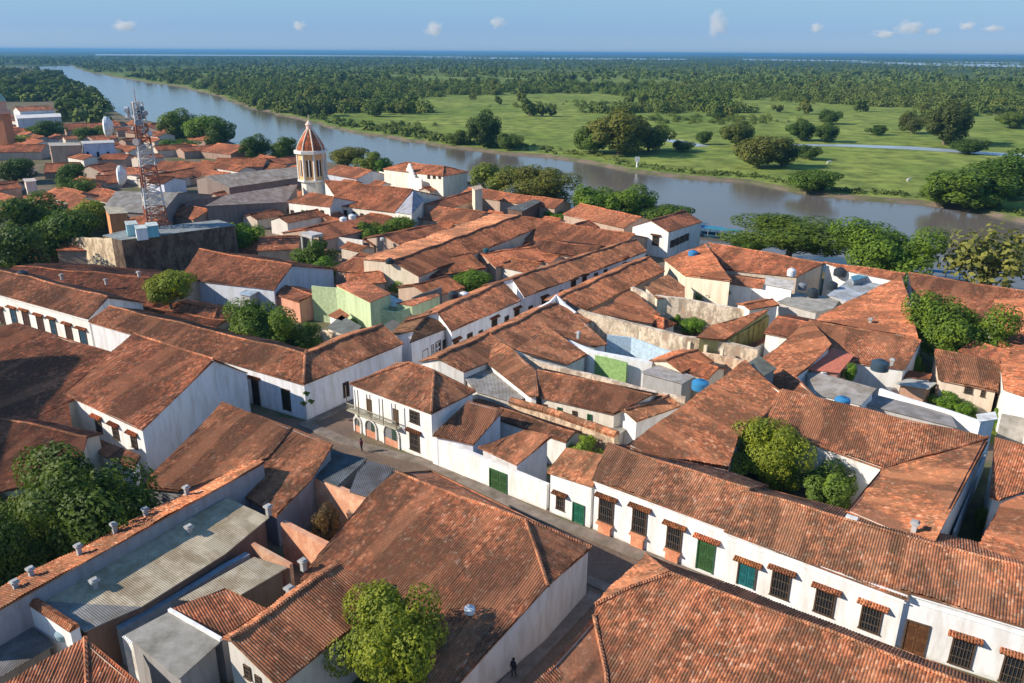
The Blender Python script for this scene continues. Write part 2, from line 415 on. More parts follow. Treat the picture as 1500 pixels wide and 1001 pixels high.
        if isdoor:
            mp.build('door_leaf', 'wood', fr, col)
            mg = MB(); mg.box(c+n*.03, d*.03, n*.03, Zv*hh*.97)
            for q in (-.25, .25):
                for zz in (-.22, .2): mg.box(c+d*wd*q+Zv*hh*zz+n*.028, d*wd*.3, n*.022, Zv*hh*.3)
            mg.build('door_panel', 'wood', fr, tuple(x*.75 for x in col))
        elif kind == 'arch':
            mp.build('arch_shade', 'plaster', fr, col)
        else:
            mp.build('pane', 'glass' if kind != 'shutter' else 'wood', fr, col)
            mg = MB(); nb = max(3, int(wd/.22))
            for i in range(1, nb): mg.box(c+d*(wd*(i/nb-.5))+n*.07, d*.035, n*.035, Zv*hh*.97)
            for zz in (-.2, .15): mg.box(c+Zv*hh*zz+n*.072, d*wd*.96, n*.03, Zv*.04)
            mg.build('grille', 'wood', fr, (.16, .12, .09))
        if hood:
            m2 = MB(); hc = Vector((c.x, c.y, z1+.28)); k = max(4, int((wd+.7)/.2)); ww = wd+.8
            for i in range(k):
                p = hc+d*(ww*((i+.5)/k-.5)); m2.tube(p+n*.02+Zv*.12, p+n*.5-Zv*.1, .1, .11, 6)
            m2.box(hc+n*.2-Zv*.1, d*ww, n*.4, Zv*.1)
            m2.build('tile_hood', 'tile_far', fr, hood)
        if ped:
            m3 = MB(); zz = max(.05, z0-s.zb-.05); cc = Vector((c.x, c.y, s.zb+zz/2)); 
            m3.box(cc+n*.16, d*(wd*.82), n*.32, Zv*zz); m3.box(Vector((c.x, c.y, z0-.16))+n*.24, d*(wd+.1), n*.48, Zv*.18)
            m3.build('pedestal', 'brick' if ped[0] > .6 or ped[1] < .3 else 'plaster', fr, ped)
        return fr
WH = (.86, .87, .87); CR = (.74, .66, .52); RUST = (1, 1, 1); DK = (.68, .66, .66); ORA = (1.28, 1.22, 1.12); PAL = (1.25, 1.3, 1.3); BRN = (.82, .86, .9)
GREY = (.42, .42, .40); SLATE = (.13, .15, .17)
def H(label, cat='house', name='house', **k): return House(name, label, cat, **k)
# ===== white row along the main street, right side
g_row = 'joined houses of the long white street row'
row1 = H('white row house at the left end, with three pedestal windows and a green double door', tcol=(.92, .92, .92), wcol=WH, group=g_row).gable((893, 652), (1095, 716), 7.4, (870, 703), (1067, 776), .36, ext=.25).build()
row2 = H('middle white house of the row with a teal shop door and three barred windows', tcol=(.98, .97, .95), wcol=WH, group=g_row).gable((1092, 721), (1341, 790), 7.3, (1065, 779), (1325, 877), .36, ext=.3).build()
row3 = H('white house at the right end of the row with a tall brown arched portal', tcol=(1.05, 1, .98), wcol=WH, group=g_row).gable((1336, 788), (1580, 853), 7.5, (1319, 864), (1560, 936), .36, ext=.35).build()
row1.wallplane(*row1.E)
HD = (.72, .62, .5)
BRK = (1.35, .95, .75)
row1.op('grille', 889, 731, 766, 22, hood=HD, ped=BRK, label='barred window left of the other two pedestal windows')
row1.op('grille', 938, 746, 782, 22, hood=HD, ped=BRK, label='middle barred window on a brick pedestal')
row1.op('grille', 989, 772, 806, 23, hood=HD, ped=BRK, label='barred window beside the green double door')
row1.op('door_green', 1036, 792, 838, 27, (.05, .13, .045), hood=(1.2, .9, .8), label='tall green double door under a tiled hood')
row2.wallplane(*row2.E)
row2.op('door_teal', 1096, 826, 861, 29, (.02, .17, .19), hood=(1.2, 1.0, .7), label='teal shop door')
row2.op('grille', 1146, 838, 877, 29, hood=(1.2, 1, .9), label='barred window next to the teal door')
row2.op('grille', 1211, 865, 902, 31, hood=(1.2, 1, .9), label='middle barred window of the three')
row2.op('grille', 1279, 889, 927, 33, hood=(1.2, 1, .9), label='barred window nearest the brown portal')
row3.wallplane(*row3.E)
row3.op('door_brown', 1346, 912, 978, 38, (.17, .075, .035), name='portal', label='tall brown arched portal')
row3.op('grille', 1414, 936, 978, 37, hood=(1.2, 1, .9), label='barred window next to the portal')
row3.op('grille', 1490, 962, 1006, 38, hood=(1.2, 1, .9), label='barred window at the right edge')
# cornice bands and plinth as parts
def band(h, z0, z1, out, col, mat='plaster', ext=0.0, name='cornice'):
    A, d, n = h.wp; E0, E1 = h.E; a = E0.copy(); b = E1.copy(); a = A+d*((a-A).dot(d)); b = A+d*((b-A).dot(d))
    for p in (a, b): p.z = 0
    L = (b-a).length; c = (a+b)/2; mb = MB()
    mb.box(Vector((c.x, c.y, (z0+z1)/2))+n*(out/2), d*(L-.3+ext), n*out, Vector((0, 0, z1-z0))); return mb.build(name, mat, h.root, col)
for h in (row1, row2, row3):
    ze = h.E[0].z; band(h, ze-.42, ze-.2, .16, WH); band(h, ze-1.0, ze-.9, .05, WH)
# parapet shoulder where row3 starts
# small hipped house left of the row
A1 = W(868, 703, 5.1)
small = H('small low white corner house with a green door and a narrow olive window', tcol=ORA, wcol=WH)
A_, d_, n_ = row1.wp; P0, P1 = row1.hit(803, 711)+n_*.3, row1.hit(871, 706)+n_*.3; zz_ = row1.hit(836, 708).z+.5; P0.z = zz_; P1.z = zz_+.25; Q1, Q0 = P1-n_*4.2, P0-n_*3.4; Q1.z = zz_+1.7; Q0.z = zz_+1.2
small.faces.append(([P0, P1, Q1, Q0], None, None)); small.E = (P0, P1); small.build(); small.wallplane(P0, P1)
def vwall(name, label, a, b, z, th=.4, mat='plaster', col=WH, z0=0.0, cap=None, zb=None, cat='wall', group=None, pxz=0.0):
    """free-standing wall: ground pixels a,b (at height pxz), top height z (zb at b)"""
    A, B = W(a[0], a[1], pxz), W(b[0], b[1], pxz); A.z = B.z = z0; d = (B-A); L = d.length; d.normalize(); n = Vector((-d.y, d.x, 0))
    if (CAM-A).dot(n) > 0: n = -n
    zb = z if zb is None else zb; root = empty(name, (A+B)/2, label, cat, group); mb = MB()
    m = max(1, int(L/2.5)); 
    tops = [z+(zb-z)*i/m + (0 if mat == 'plaster' else random.uniform(-.12, .12)) for i in range(m+1)]
    for i in range(m):
        p, q = A+d*L*i/m, A+d*L*(i+1)/m; T0, T1 = Vector((0, 0, tops[i]-z0)), Vector((0, 0, tops[i+1]-z0)); u0_, u1_ = L*i/m, L*(i+1)/m
        mb.face([p, q, q+T1, p+T0], [(u0_, 0), (u1_, 0), (u1_, tops[i+1]), (u0_, tops[i])])
        mb.face([q+n*th, p+n*th, p+n*th+T0, q+n*th+T1], [(u1_, 0), (u0_, 0), (u0_, tops[i]), (u1_, tops[i+1])])
        mb.face([p+T0, q+T1, q+n*th+T1, p+n*th+T0])
    mb.face([A, A+n*th, A+n*th+Vector((0, 0, tops[0]-z0)), A+Vector((0, 0, tops[0]-z0))]); mb.face([B+n*th, B, B+Vector((0, 0, tops[-1]-z0)), B+n*th+Vector((0, 0, tops[-1]-z0))])
    mb.build('wall', mat, root, col)
    if cap:
        mc = MB()
        for i in range(m):
            p, q = A+d*L*i/m+n*th/2, A+d*L*(i+1)/m+n*th/2; p = Vector((p.x, p.y, tops[i]+.05)); q = Vector((q.x, q.y, tops[i+1]+.05)); mc.tube(p, q, th*.62, None, 6)
        mc.build('coping', 'tile_far' if cap[0] > 1 else 'plaster', root, cap)
    o = House.__new__(House); o.root = root; o.zb = z0; o.inset = 0; o.E = (A+Vector((0, 0, z)), B+Vector((0, 0, z)))
    o.wallplane(A, B, 0.0); return o
def onrow(x, y):
    p = row1.hit(x, y); return (p.x, p.y)
def pwall(name, label, tops, th=.5, mat='weathered', col=WH, z0=0.0, cap=None, cat='wall', world=None):
    """wall whose top follows the given points (pixel x, y, height)"""
    P = world or [W(*t) for t in tops]; Q = []
    for a, b in zip(P, P[1:]):
        m = max(1, int((b-a).length/2.2))
        for i in range(m): Q.append(a+(b-a)*i/m+Vector((0, 0, 0 if (mat == 'plaster' or i == 0) else random.uniform(-.1, .1))))
    Q.append(P[-1]); c = sum(Q, Vector())/len(Q); c.z = z0; root = empty(name, c, label, cat); mb = MB(); s_ = 0; off = []
    for i, p in enumerate(Q):
        d = Q[min(i+1, len(Q)-1)]-Q[max(i-1, 0)]; d.z = 0; d.normalize(); n = Vector((-d.y, d.x, 0)); n = n if n.y > 0 else -n; off.append(n*th)
    for i in range(len(Q)-1):
        a, b = Q[i], Q[i+1]; a2, b2 = a+off[i], b+off[i+1]; L = (b-a).length; g = lambda p: Vector((p.x, p.y, z0))
        mb.face([g(a), g(b), b, a], [(s_, 0), (s_+L, 0), (s_+L, b.z), (s_, a.z)]); mb.face([g(b2), g(a2), a2, b2], [(s_+L, 0), (s_, 0), (s_, a.z), (s_+L, b.z)]); mb.face([a, b, b2, a2])
        if i == 0: mb.face([g(a), a, a2, g(a2)])
        if i == len(Q)-2: mb.face([g(b), g(b2), b2, b])
        s_ += L
    mb.build('wall', mat, root, col)
    if cap:
        mc = MB()
        for i in range(len(Q)-1): mc.tube(Q[i]+off[i]*.5+Vector((0, 0, .04)), Q[i+1]+off[i+1]*.5+Vector((0, 0, .04)), th*.6, None, 6)
        mc.build('coping', 'tile_far' if cap[0] > 1 else 'plaster', root, cap)
    o = House.__new__(House); o.root = root; o.zb = z0; o.inset = 0; o.wallplane(P[0], P[-1], 0.0); return o
def rowpts(x0, y0, z0, x1, y1, z1):
    A, d, n = row1.wp; p, q = row1.hit(x0, y0), row1.hit(x1, y1); return [Vector((p.x, p.y, z0)), Vector((q.x, q.y, z1))]
fw = small
fw.op('window', 821, 726, 747, 12, (.2, .2, .03), hood=HD, label='narrow olive window'); fw.op('door_green', 848, 738, 768, 18, (.02, .16, .10), label='narrow green door')
# ===== two-storey corner house
c0, c1, c2 = W(512, 562, 6.5), W(632, 606, 6.5), W(697, 573, 6.5); c3 = c0+(c2-c1)
R0, R1 = W(600, 533, 8.6), W(636, 543, 8.6)
m_ = (c0+c1+c2+c3)/4
two = House('two_storey_house', 'two storey white corner house with an arcade and a wooden upstairs balcony', 'house', wcol=(.88, .87, .84), tcol=(.98, .93, .9))
two.faces += [([R0, R1, c1, c0], None, None), ([R1, c2, c1], None, None), ([R0, c0, c3], None, None), ([R0, c3, c2, R1], None, None)]
two.build(); two.wallplane(c0, c1)
two.op('window', 607, 602, 620, 14, (.05, .05, .05), label='upstairs window with brown shutters')
two.op('window', 607, 634, 660, 14, (.03, .1, .08), hood=HD, label='green ground floor window')
for cx, yt, yb, wp, lb in ((524, 613, 640, 8, 'leftmost arch of the arcade'), (543, 617, 645, 15, 'middle arch of the arcade'), (573, 624, 655, 21, 'widest arch of the arcade')):
    fr = two.op('arch', cx, yt-2, yb, wp+1, (.22, .22, .23), name='arch', label=lb)
    A, d, n = two.wp; T, B_ = two.hit(cx, yt), two.hit(cx, yb); wd = abs((two.hit(cx+wp/2, 630)-two.hit(cx-wp/2, 630)).dot(d)); Z = Vector((0, 0, 1))
    mb = MB(); mb.box(Vector((T.x, T.y, .45))+n*.05, d*(wd*.96), n*.06, Z*.9); mb.build('dado', 'brick', fr, (1.2, .9, .8))
    mb = MB(); mb.box(Vector((T.x, T.y, 1.7))+n*.035+d*wd*.18, d*(wd*.3), n*.03, Z*1.7); mb.build('inner_door', 'wood', fr, (.05, .09, .07))
# balcony
A, d, n = two.wp; pl_, pr_ = two.hit(515, 600), two.hit(588, 622); Z = Vector((0, 0, 1)); zf = two.hit(560, 612).z-.35
a = A+d*((pl_-A).dot(d)); b = A+d*((pr_-A).dot(d)); a.z = b.z = 0; L = (b-a).length; c = (a+b)/2
mb = MB(); mb.box(c+n*.4+Z*zf, d*L, n*.8, Z*.14); bal = mb.build('balcony', 'wood', two.root, (.55, .52, .42))
mb = MB(); mb.box(c+n*.76+Z*(zf+1.0), d*L, n*.08, Z*.08); mb.box(c+n*.76+Z*(zf+.15), d*L, n*.06, Z*.06)
for i in range(int(L/.22)): mb.box(a+d*(i*.22+.1)+n*.76+Z*(zf+.55), d*.05, n*.04, Z*.9)
mb.build('railing', 'wood', bal, (.45, .42, .33))
for i in range(5):
    mb = MB(); mb.tube(a+d*(.1+(L-.2)*i/4)+n*.76+Z*zf, a+d*(.1+(L-.2)*i/4)+n*.76+Z*6.3, .07, None, 6); mb.build('post', 'wood', bal, (.25, .2, .14))
for t in (.38, .9):
    mb = MB(); mb.box(a+d*L*t+n*.03+Z*(zf+1.15), d*.9, n*.05, Z*2.1); mb.build('balcony_door', 'wood', bal, (.12, .07, .04))
# annex roofs behind the white yard wall
an = H('low annex with a small lean-to tile roof against the two storey corner house', 'annex', 'annex', wcol=(.7, .71, .76), tcol=(.95, .88, .85))
pl = PL((632, 640), (695, 652), 4.0, -.36, (700, 600)); an.f(pl, (634, 638), (694, 651), (738, 600), (686, 587)).build()
an2 = H('little shed with a rust lean-to roof between the white street wall and the patio', 'shed', 'shed', wcol=(.6, .6, .62), tcol=(1.1, 1, .95))
pl = PL((700, 652), (757, 681), 3.9, -.32, (780, 640)); an2.f(pl, (700, 655), (757, 681), (808, 640), (768, 631)).build()
sw = pwall('street_wall', 'long bright white street wall with a green gate', None, .5, 'plaster', (.9, .89, .86), world=rowpts(633, 640, row1.hit(633, 641).z, 801, 711, row1.hit(801, 711).z))
print('SW heights', row1.hit(633, 641).z, row1.hit(801, 711).z, row1.hit(802, 709).z, row1.hit(868, 772).z, row1.E[0].z)
sw.op('door_green', 730, 690, 721, 26, (.05, .12, .04), name='gate', label='wide green gate in the white wall')
vwall('yard_wall', 'cream back wall of the small patio behind the annex', (738, 634), (777, 650), 3.6, .3, 'weathered', (1.1, 1.08, 1.0))
vwall('yard_wall', 'short blue grey patio wall under the brick-tiled coping', (777, 646), (812, 660), 3.3, .3, 'plaster', (.5, .55, .68))
pwall('coped_wall', 'long wall with an orange tile coping behind the corner house patio', [(745, 590, 4), (820, 612, 4), (900, 641, 4)], 1.0, 'weathered', (1, .9, .8), cap=(1.35, 1.25, 1.15))
o = H('narrow dark tiled lean-to along the coped patio wall', 'lean-to', 'lean_to', tcol=DK); o.rg((690, 586), (842, 634), 4.2, 1.7, .3).build()
MBp = MB(); p_ = [W(757, 690, .02), W(800, 706, .02), W(840, 690, .02), W(832, 662, .02), W(795, 655, .02)]
# ===== block behind: roofs facing the side street
x1 = H('rust shed roof house right behind the two storey corner house', tcol=(.95, .9, .88)); x1.gable((640, 525), (716, 489), 6.8, (680, 545), (752, 516), .36, bw=3.2).build()
x2 = H('rust roofed wing pointing at the patio, with a bright tile verge', tcol=(1.05, .98, .94)); pl = PL((717, 491), (788, 545), 6.4, .34, (714, 532)); x2.f(pl, (717, 491), (752, 513), (785, 543), (789, 579), (776, 581), (714, 532)).build()
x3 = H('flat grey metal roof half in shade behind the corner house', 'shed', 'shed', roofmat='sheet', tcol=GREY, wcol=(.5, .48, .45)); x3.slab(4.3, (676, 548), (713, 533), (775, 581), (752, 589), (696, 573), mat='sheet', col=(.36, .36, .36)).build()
x4 = H('long curved dark rust roof over a row of pale doorways', wcol=(.75, .7, .6), tcol=(.8, .74, .72)); x4.gable((787, 543), (955, 578), 6.6, (791, 582), (900, 607), .33, bw=2.5).build()
x4.wallplane(*x4.E)
for i, cx in enumerate((798, 820, 842, 864)): x4.op('door_green' if i % 2 else 'window', cx, 592+i*5, 600+i*5.4, 7, (.03, .12, .06), label='%s opening under the curved roof' % ('first', 'second', 'third', 'fourth')[i])
x5 = H('small orange end roof beside the long curved roof', tcol=ORA); x5.rg((915, 602), (980, 580), 5.6, 2.0, .3).build()
x6 = H('grey concrete slab terrace between the coped wall and the rust roofs', 'terrace', 'terrace', roofmat='concrete', wcol=(.5, .48, .46)); x6.slab(3.2, (880, 612), (925, 608), (940, 612), (905, 638), col=(.45, .43, .4)).build()
pwall('party_wall', 'long weathered cream wall running behind the curved dark roof', [(750, 515, 6), (790, 533, 5.4), (860, 549, 5.2), (948, 573, 5.2), (1003, 584, 5.0)], .7, 'weathered', (1.1, 1.05, 1.0))
x7 = H('broad rust roof house behind the side street wall, with a small vent', tcol=(.95, .88, .86), wcol=WH)
x7.gable((718, 490), (815, 443), 6.9, (770, 521), (866, 470), .33, bw=3.0).build()
x8 = H('lower rust roof stepping down to the green patio wall', tcol=(.9, .85, .83)); pl = PL((752, 514), (838, 470), 5.6, .25, (832, 533)); x8.f(pl, (754, 514), (800, 478), (860, 520), (832, 534)).build()
x9 = H('rust roof strip sloping down to the blue and white wall', tcol=(.88, .83, .8)); pl = PL((838, 462), (800, 478), 5.6, .22, (888, 506)); x9.f(pl, (828, 468), (843, 460), (890, 504), (872, 508), (820, 494)).build()
pwall('patio_wall', 'green painted patio wall behind the long curved roof', [(862, 518, 3.9), (918, 532, 3.9)], .3, 'paint', (.30, .48, .18))
pwall('patio_wall', 'bright white wall top running above the green patio wall', [(822, 497, 4.6), (862, 515, 4.3), (905, 523, 4.2), (955, 532, 4.0)], .9, 'plaster', WH)
pwall('patio_wall', 'wall painted pale blue and white under the ruined columns', [(889, 491, 4.0), (925, 495, 3.8), (990, 518, 3.2)], .3, 'paint', (.55, .72, .86))
# ===== long white house across the side street (upper row)
g_up = 'joined houses along the side street'
u1 = H('house of the side street with an orange roof beside the grey ruined one', tcol=(1.18, 1.02, .95), wcol=(.78, .79, .83), group=g_up).gable((640, 457), (737, 413), 7.0, (661, 485), (764, 440), .36).build()
u2 = H('long house of the side street ending at the white gabled riverside house', tcol=(.98, .9, .86), wcol=(.78, .79, .83), group=g_up).gable((750, 408), (932, 350), 7.1, (768, 435), (948, 368), .36).build()
u1.wallplane(*u1.E); u2.wallplane(*u2.E)
for cx, yt, yb, wp, kd in ((668, 499, 514, 8, 'd'), (688, 488, 506, 8, 'w'), (704, 484, 494, 6, 'w'), (724, 467, 483, 8, 'd'), (742, 463, 473, 6, 'w'), (757, 453, 467, 7, 'd')):
    u1.op('door_dark' if kd == 'd' else 'grille', cx, yt, yb, wp, (.06, .04, .03), hood=(.6, .45, .4) if kd == 'd' else None)
for cx, yt, yb, wp, kd in ((777, 448, 458, 6, 'w'), (797, 436, 446, 7, 'd'), (822, 425, 434, 5, 'w'), (840, 411, 421, 7, 'd'), (856, 405, 414, 6, 'd'), (873, 400, 408, 5, 'w'), (887, 392, 400, 5, 'w'), (915, 379, 388, 6, 'd')):
    u2.op('door_dark' if kd == 'd' else 'grille', cx, yt, yb, wp, (.06, .04, .03), hood=(.6, .45, .4) if kd == 'd' else None)
for h in (u1, u2): ze = h.E[0].z; band(h, ze-.45, ze-.2, .14, (.8, .8, .83))
# grey ruined house
gr = H('ruined house with a grey lichen-stained roof and three columns on the side street', 'ruin', 'ruined_house', tcol=(.55, .62, .62), wcol=(.74, .75, .80)).gable((607, 484), (632, 456), 6.2, (600, 502), (654, 481), .3, bw=4).build()
gr.wallplane(*gr.E)
gr.op('door_dark', 622, 512, 526, 9, (.02, .06, .04)); gr.op('door_dark', 641, 500, 520, 8, (.08, .04, .03)); gr.op('window', 633, 505, 520, 4, (.05, .05, .05)); gr.op('window', 650, 498, 512, 4, (.05, .05, .05))
# L-shaped corner building
lb = H('L-shaped corner house with a long rust roof turning at the street crossing', tcol=(.98, .9, .85), wcol=(.80, .81, .84))
pa = PL((160, 449), (447, 519), 7.0, .36, (445, 563)); zr = 7.0
cE = pa.hit(445, 563); p0, p1, p2 = W(160, 449, zr), W(447, 519, zr), W(560, 475, zr)
pb = PL((447, 519), (560, 475), zr, .36, (592, 503)); e2 = pb.hit(592, 503); e0 = pa.hit(129, 471)
cE.z = (cE.z+e2.z)/2
lb.faces += [([p0, p1, cE, e0], None, None), ([p1, p2, e2, cE], None, None)]
dB = (p2-p1).normalized(); dA = (p0-p1).normalized()
k1 = p0+dB*5-Vector((0, 0, 1.8)); k2 = p1+dB*5+dA*5-Vector((0, 0, 1.8)); k3 = p2+dA*5-Vector((0, 0, 1.8))
lb.faces += [([p1, p0, k1, k2], None, None), ([p2, p1, k2, k3], None, None)]
lb.build(); lb.E = (e0, cE); lb.wallplane(e0, cE); ze = cE.z
lb.op('door_dark', 373, 556, 597, 10, (.05, .035, .03), hood=(.7, .5, .4), label='tall dark door near the big gable'); lb.op('door_dark', 418, 570, 601, 12, (.05, .04, .02), label='dark doorway left of the corner')
lb.E = (cE, e2); lb.wallplane(cE, e2); lb.op('door_dark', 506, 560, 583, 9, (.05, .035, .03), label='door on the side street face'); band(lb, ze-.4, ze-.15, .14, (.8, .81, .85))
# far-left white row
l1 = H('white balconied row at the left edge with many shuttered doors', tcol=(.95, .88, .85), wcol=(.88, .87, .84)).gable((-60, 381), (158, 436), 7.6, (-60, 415), (129, 467), .36).build()
l1.wallplane(*l1.E)
for cx, yt, yb, wp, kd in ((0, 452, 478, 7, 0), (18, 452, 476, 8, 1), (36, 456, 480, 9, 0), (57, 463, 490, 9, 0), (76, 468, 494, 8, 1), (99, 476, 500, 9, 0), (120, 483, 508, 10, 1)):
    l1.op('door_blue' if kd else 'door_dark', cx, yt, yb, wp, (.04, .10, .16) if kd else (.10, .05, .04), hood=(1.1, .8, .6), name='shuttered_door')
l1.op('door_dark', 148, 490, 514, 9, (.18, .06, .03), name='shuttered_door'); band(l1, l1.E[0].z-.5, l1.E[0].z-.25, .2, WH)
# big gabled building
l2 = H('big house with a tall blue-white gable wall and three green windows in its front', tcol=(1.12, .95, .88), wcol=(.84, .83, .82), inset=.12)
pr, ps = W(196, 488, 8.8), W(313, 528, 8.8); pe = PL((196, 488), (313, 528), 8.8, .26, (208, 630)); q1 = pe.hit(209, 630); q0 = pe.hit(92, 577)
q1 = W(208, 630, 5.6); q0 = W(93, 577, 5.6); bk1 = W(363, 546, 5.9); bk0 = bk1+(pr-ps)
l2.faces += [([pr, ps, q1, q0], None, None), ([ps, pr, bk0, bk1], None, None)]
l2.build(); l2.E = (q0, q1); l2.wallplane(q0, q1)
for cx, yt, yb in ((143, 613, 631), (168, 624, 642), (195, 637, 655)): l2.op('window', cx, yt, yb, 8, (.03, .1, .05), hood=(1.1, .7, .55), name='window')
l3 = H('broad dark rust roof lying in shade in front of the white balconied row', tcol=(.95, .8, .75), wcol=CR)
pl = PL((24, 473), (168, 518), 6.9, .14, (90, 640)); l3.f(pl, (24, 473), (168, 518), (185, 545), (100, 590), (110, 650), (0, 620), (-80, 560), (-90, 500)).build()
l4 = H('steep old dark tiled roof above the big mango tree', tcol=(.8, .68, .66), wcol=CR); l4.gable((-70, 600), (128, 640), 5.6, (-110, 740), (112, 700), .25, bw=2).build()
l5 = H('small orange porch roof under the three green windows', 'porch', 'porch', tcol=(1.1, .95, .9)); pl = PL((140, 640), (205, 668), 3.6, .25, (190, 690)); l5.f(pl, (128, 636), (206, 668), (197, 686), (150, 668)).build()
# ===== foreground centre
f3 = H('large foreground corner house with a huge stained rust roof and a grey side wall', tcol=(1.02, .93, .88), wcol=(.62, .60, .60), inset=.2)
ps1 = PL((580, 693), (770, 762), 7.0, .26, (600, 900))
A_, B_ = W(580, 693, 7), W(770, 762, 7)
V1, V2 = ps1.hit(803, 857), ps1.hit(668, 1006)
f3.faces.append(([A_, B_, V1, V2, ps1.hit(560, 1012), ps1.hit(545, 887), ps1.hit(440, 850), ps1.hit(468, 812), ps1.hit(540, 725)], None, None))
Cn = W(866, 803, 4.9)
f3.faces.append(([B_, Cn, V1+Vector((0, 0, 0))], None, None))
d_ = (B_-A_); d_.z = 0; d_.normalize(); n_ = Vector((-d_.y, d_.x, 0))
if n_.y < 0: n_ = -n_
f3.faces.append(([B_, A_, A_+n_*5.2-Vector((0, 0, 2.1)), Cn], None, None)); f3.build()
f2 = H('foreground house at the bottom right under a wide hipped rust roof', tcol=(1.02, .93, .88), wcol=(.55, .5, .45))
pm = PL((983, 840), (1340, 975), 7.0, .30, (1000, 980)); r0, r1 = W(983, 840, 7), W(1500, 1036, 7)
hA, hB = pm.hit(872, 888), pm.hit(888, 985)
f2.faces.append(([r0, r1, pm.hit(1500, 1200), pm.hit(900, 1200), hB, pm.hit(870, 903), hA, pm.hit(925, 862)], None, None))
f2.faces.append(([r0, pm.hit(925, 862), hA, W(895, 864, 5.1), W(946, 812, 5.1)], None, None))
f2.faces.append(([pm.hit(870, 903), hB, pm.hit(900, 1200), W(600, 1200, 4.4), W(790, 993, 4.4)], None, None))
d_ = (r1-r0).normalized(); f2.faces.append(([r1, r0, W(946, 812, 5.1), W(946, 812, 5.1)+d_*28], None, None)); f2.build()
# ===== foreground left
m1 = H('rust roof between the tall blue-white gable and the slate lean-tos', tcol=(1.0, .92, .86), wcol=(.3, .3, .32))
pl = PL((328, 592), (482, 649), 6.6, .27, (300, 740)); m1.f(pl, (326, 590), (428, 626), (392, 672), (385, 676), (262, 719), (214, 714), (216, 702))
m1.f(PL((428, 626), (488, 650), 6.6, .3, (400, 755)), (428, 626), (488, 651), (457, 701), (404, 757), (360, 728), (392, 672)).build()
mw = H('long narrow wing with a bright orange tile roof lined with small vents', tcol=(1.3, 1.12, 1.0), wcol=(.36, .35, .37), inset=.1)
hi0, hi1 = W(-60, 925, 6.4), W(388, 677, 6.4); dd = (hi1-hi0); dd.z = 0; dd.normalize(); nn = Vector((-dd.y, dd.x, 0))
if (W(100, 700, 5)-hi0).dot(nn) < 0: nn = -nn
mw.faces.append(([hi0, hi1, hi1+nn*2.2-Vector((0, 0, .5)), hi0+nn*4.0-Vector((0, 0, .9))], None, None)); mw.build()
md = H('grey corrugated shed roof with one vent below the orange-tiled wing', 'shed', 'shed', roofmat='sheet', tcol=(.5, .49, .42), wcol=(.25, .16, .12))
pl = PL((60, 868), (330, 728), 5.0, .10, (330, 812)); md.f(pl, (62, 880), (333, 729), (394, 758), (329, 812), (207, 889), (112, 884), mat='sheet', col=(.56, .485, .36)); md.f(pl, (62, 880), (112, 884), (207, 889), (124, 925), mat='sheet', col=(.3, .3, .3)).build()  # coplanar front facet: its shade put into a darker sheet colour
o = H('small grey corrugated roof beside the blue-grey gutter strip', 'shed', 'shed', roofmat='sheet', wcol=(.2, .15, .12)); pl = PL((267, 874), (370, 817), 4.2, .1, (353, 870)); o.f(pl, (262, 878), (372, 816), (421, 831), (353, 871), (330, 861), (285, 880), mat='sheet', col=(.55, .48, .37)).build()
pwall('gutter_wall', 'low wall topped by a long blue-grey metal strip', [(176, 922, 3.6), (366, 812, 3.6)], .6, 'paint', (.26, .31, .36))
o = H('small square rust-tiled roof beside the white parapet line', tcol=(1.1, .9, .85), wcol=(.4, .38, .36)); pl = PL((330, 862), (250, 894), 4.9, .12, (323, 937)); o.f(pl, (250, 894), (330, 862), (394, 893), (323, 938)).build()
o = H('flat concrete roofed block with a white corrugated front at the bottom left', 'block', 'concrete_block', roofmat='concrete', wcol=(.32, .31, .31)); o.slab(5.0, (183, 930), (246, 897), (322, 941), (262, 995), col=(.36, .34, .30)).build()
vwall('parapet', 'thin white parapet line between the rust roof and the concrete roof', (246, 896), (322, 940), 5.2, .25, 'plaster', WH, z0=4.95, pxz=5.0)
vwall('sheet_fence', 'white corrugated sheet fence at the bottom left', (190, 990), (262, 1048), 3.6, .2, 'sheet', (.9, .92, .95))
f7 = H('foreground house with evenly ribbed orange tiles and a cream front', tcol=(1.22, 1.05, .95), wcol=(.62, .58, .52)); f7.gable((337, 937), (498, 828), 6.6, (407, 1006), (562, 883), .32, bw=1.0).build()
f7.wallplane(f7.E[0], f7.faces[0][0][0]); f7.op('window', 362, 975, 992, 9, (.05, .05, .05)); f7.op('window', 378, 990, 1003, 8, (.05, .05, .05))
f8 = H('ribbed rust roof peak in the bottom left corner', tcol=(1.15, .95, .88), wcol=CR)
pk = W(125, 934, 5.9); b1 = W(130, 1060, 4.0)
f8.faces += [([pk, W(-60, 1040, 4.4), b1], None, None), ([pk, b1, W(240, 1030, 4.4)], None, None)]; f8.build()
pwall('coped_wall', 'short white wall with an orange tile coping in the lower left corner', [(44, 888, 5.2), (103, 927, 5.0)], .7, 'plaster', WH, cap=(1.4, 1.1, .95))
o = H('low dark corrugated roofs in the lower left corner', 'shed', 'shed', roofmat='sheet', wcol=(.2, .2, .2)); o.slab(3.4, (-30, 950), (36, 912), (80, 945), (-30, 1010), mat='sheet', col=(.2, .2, .21)).build()
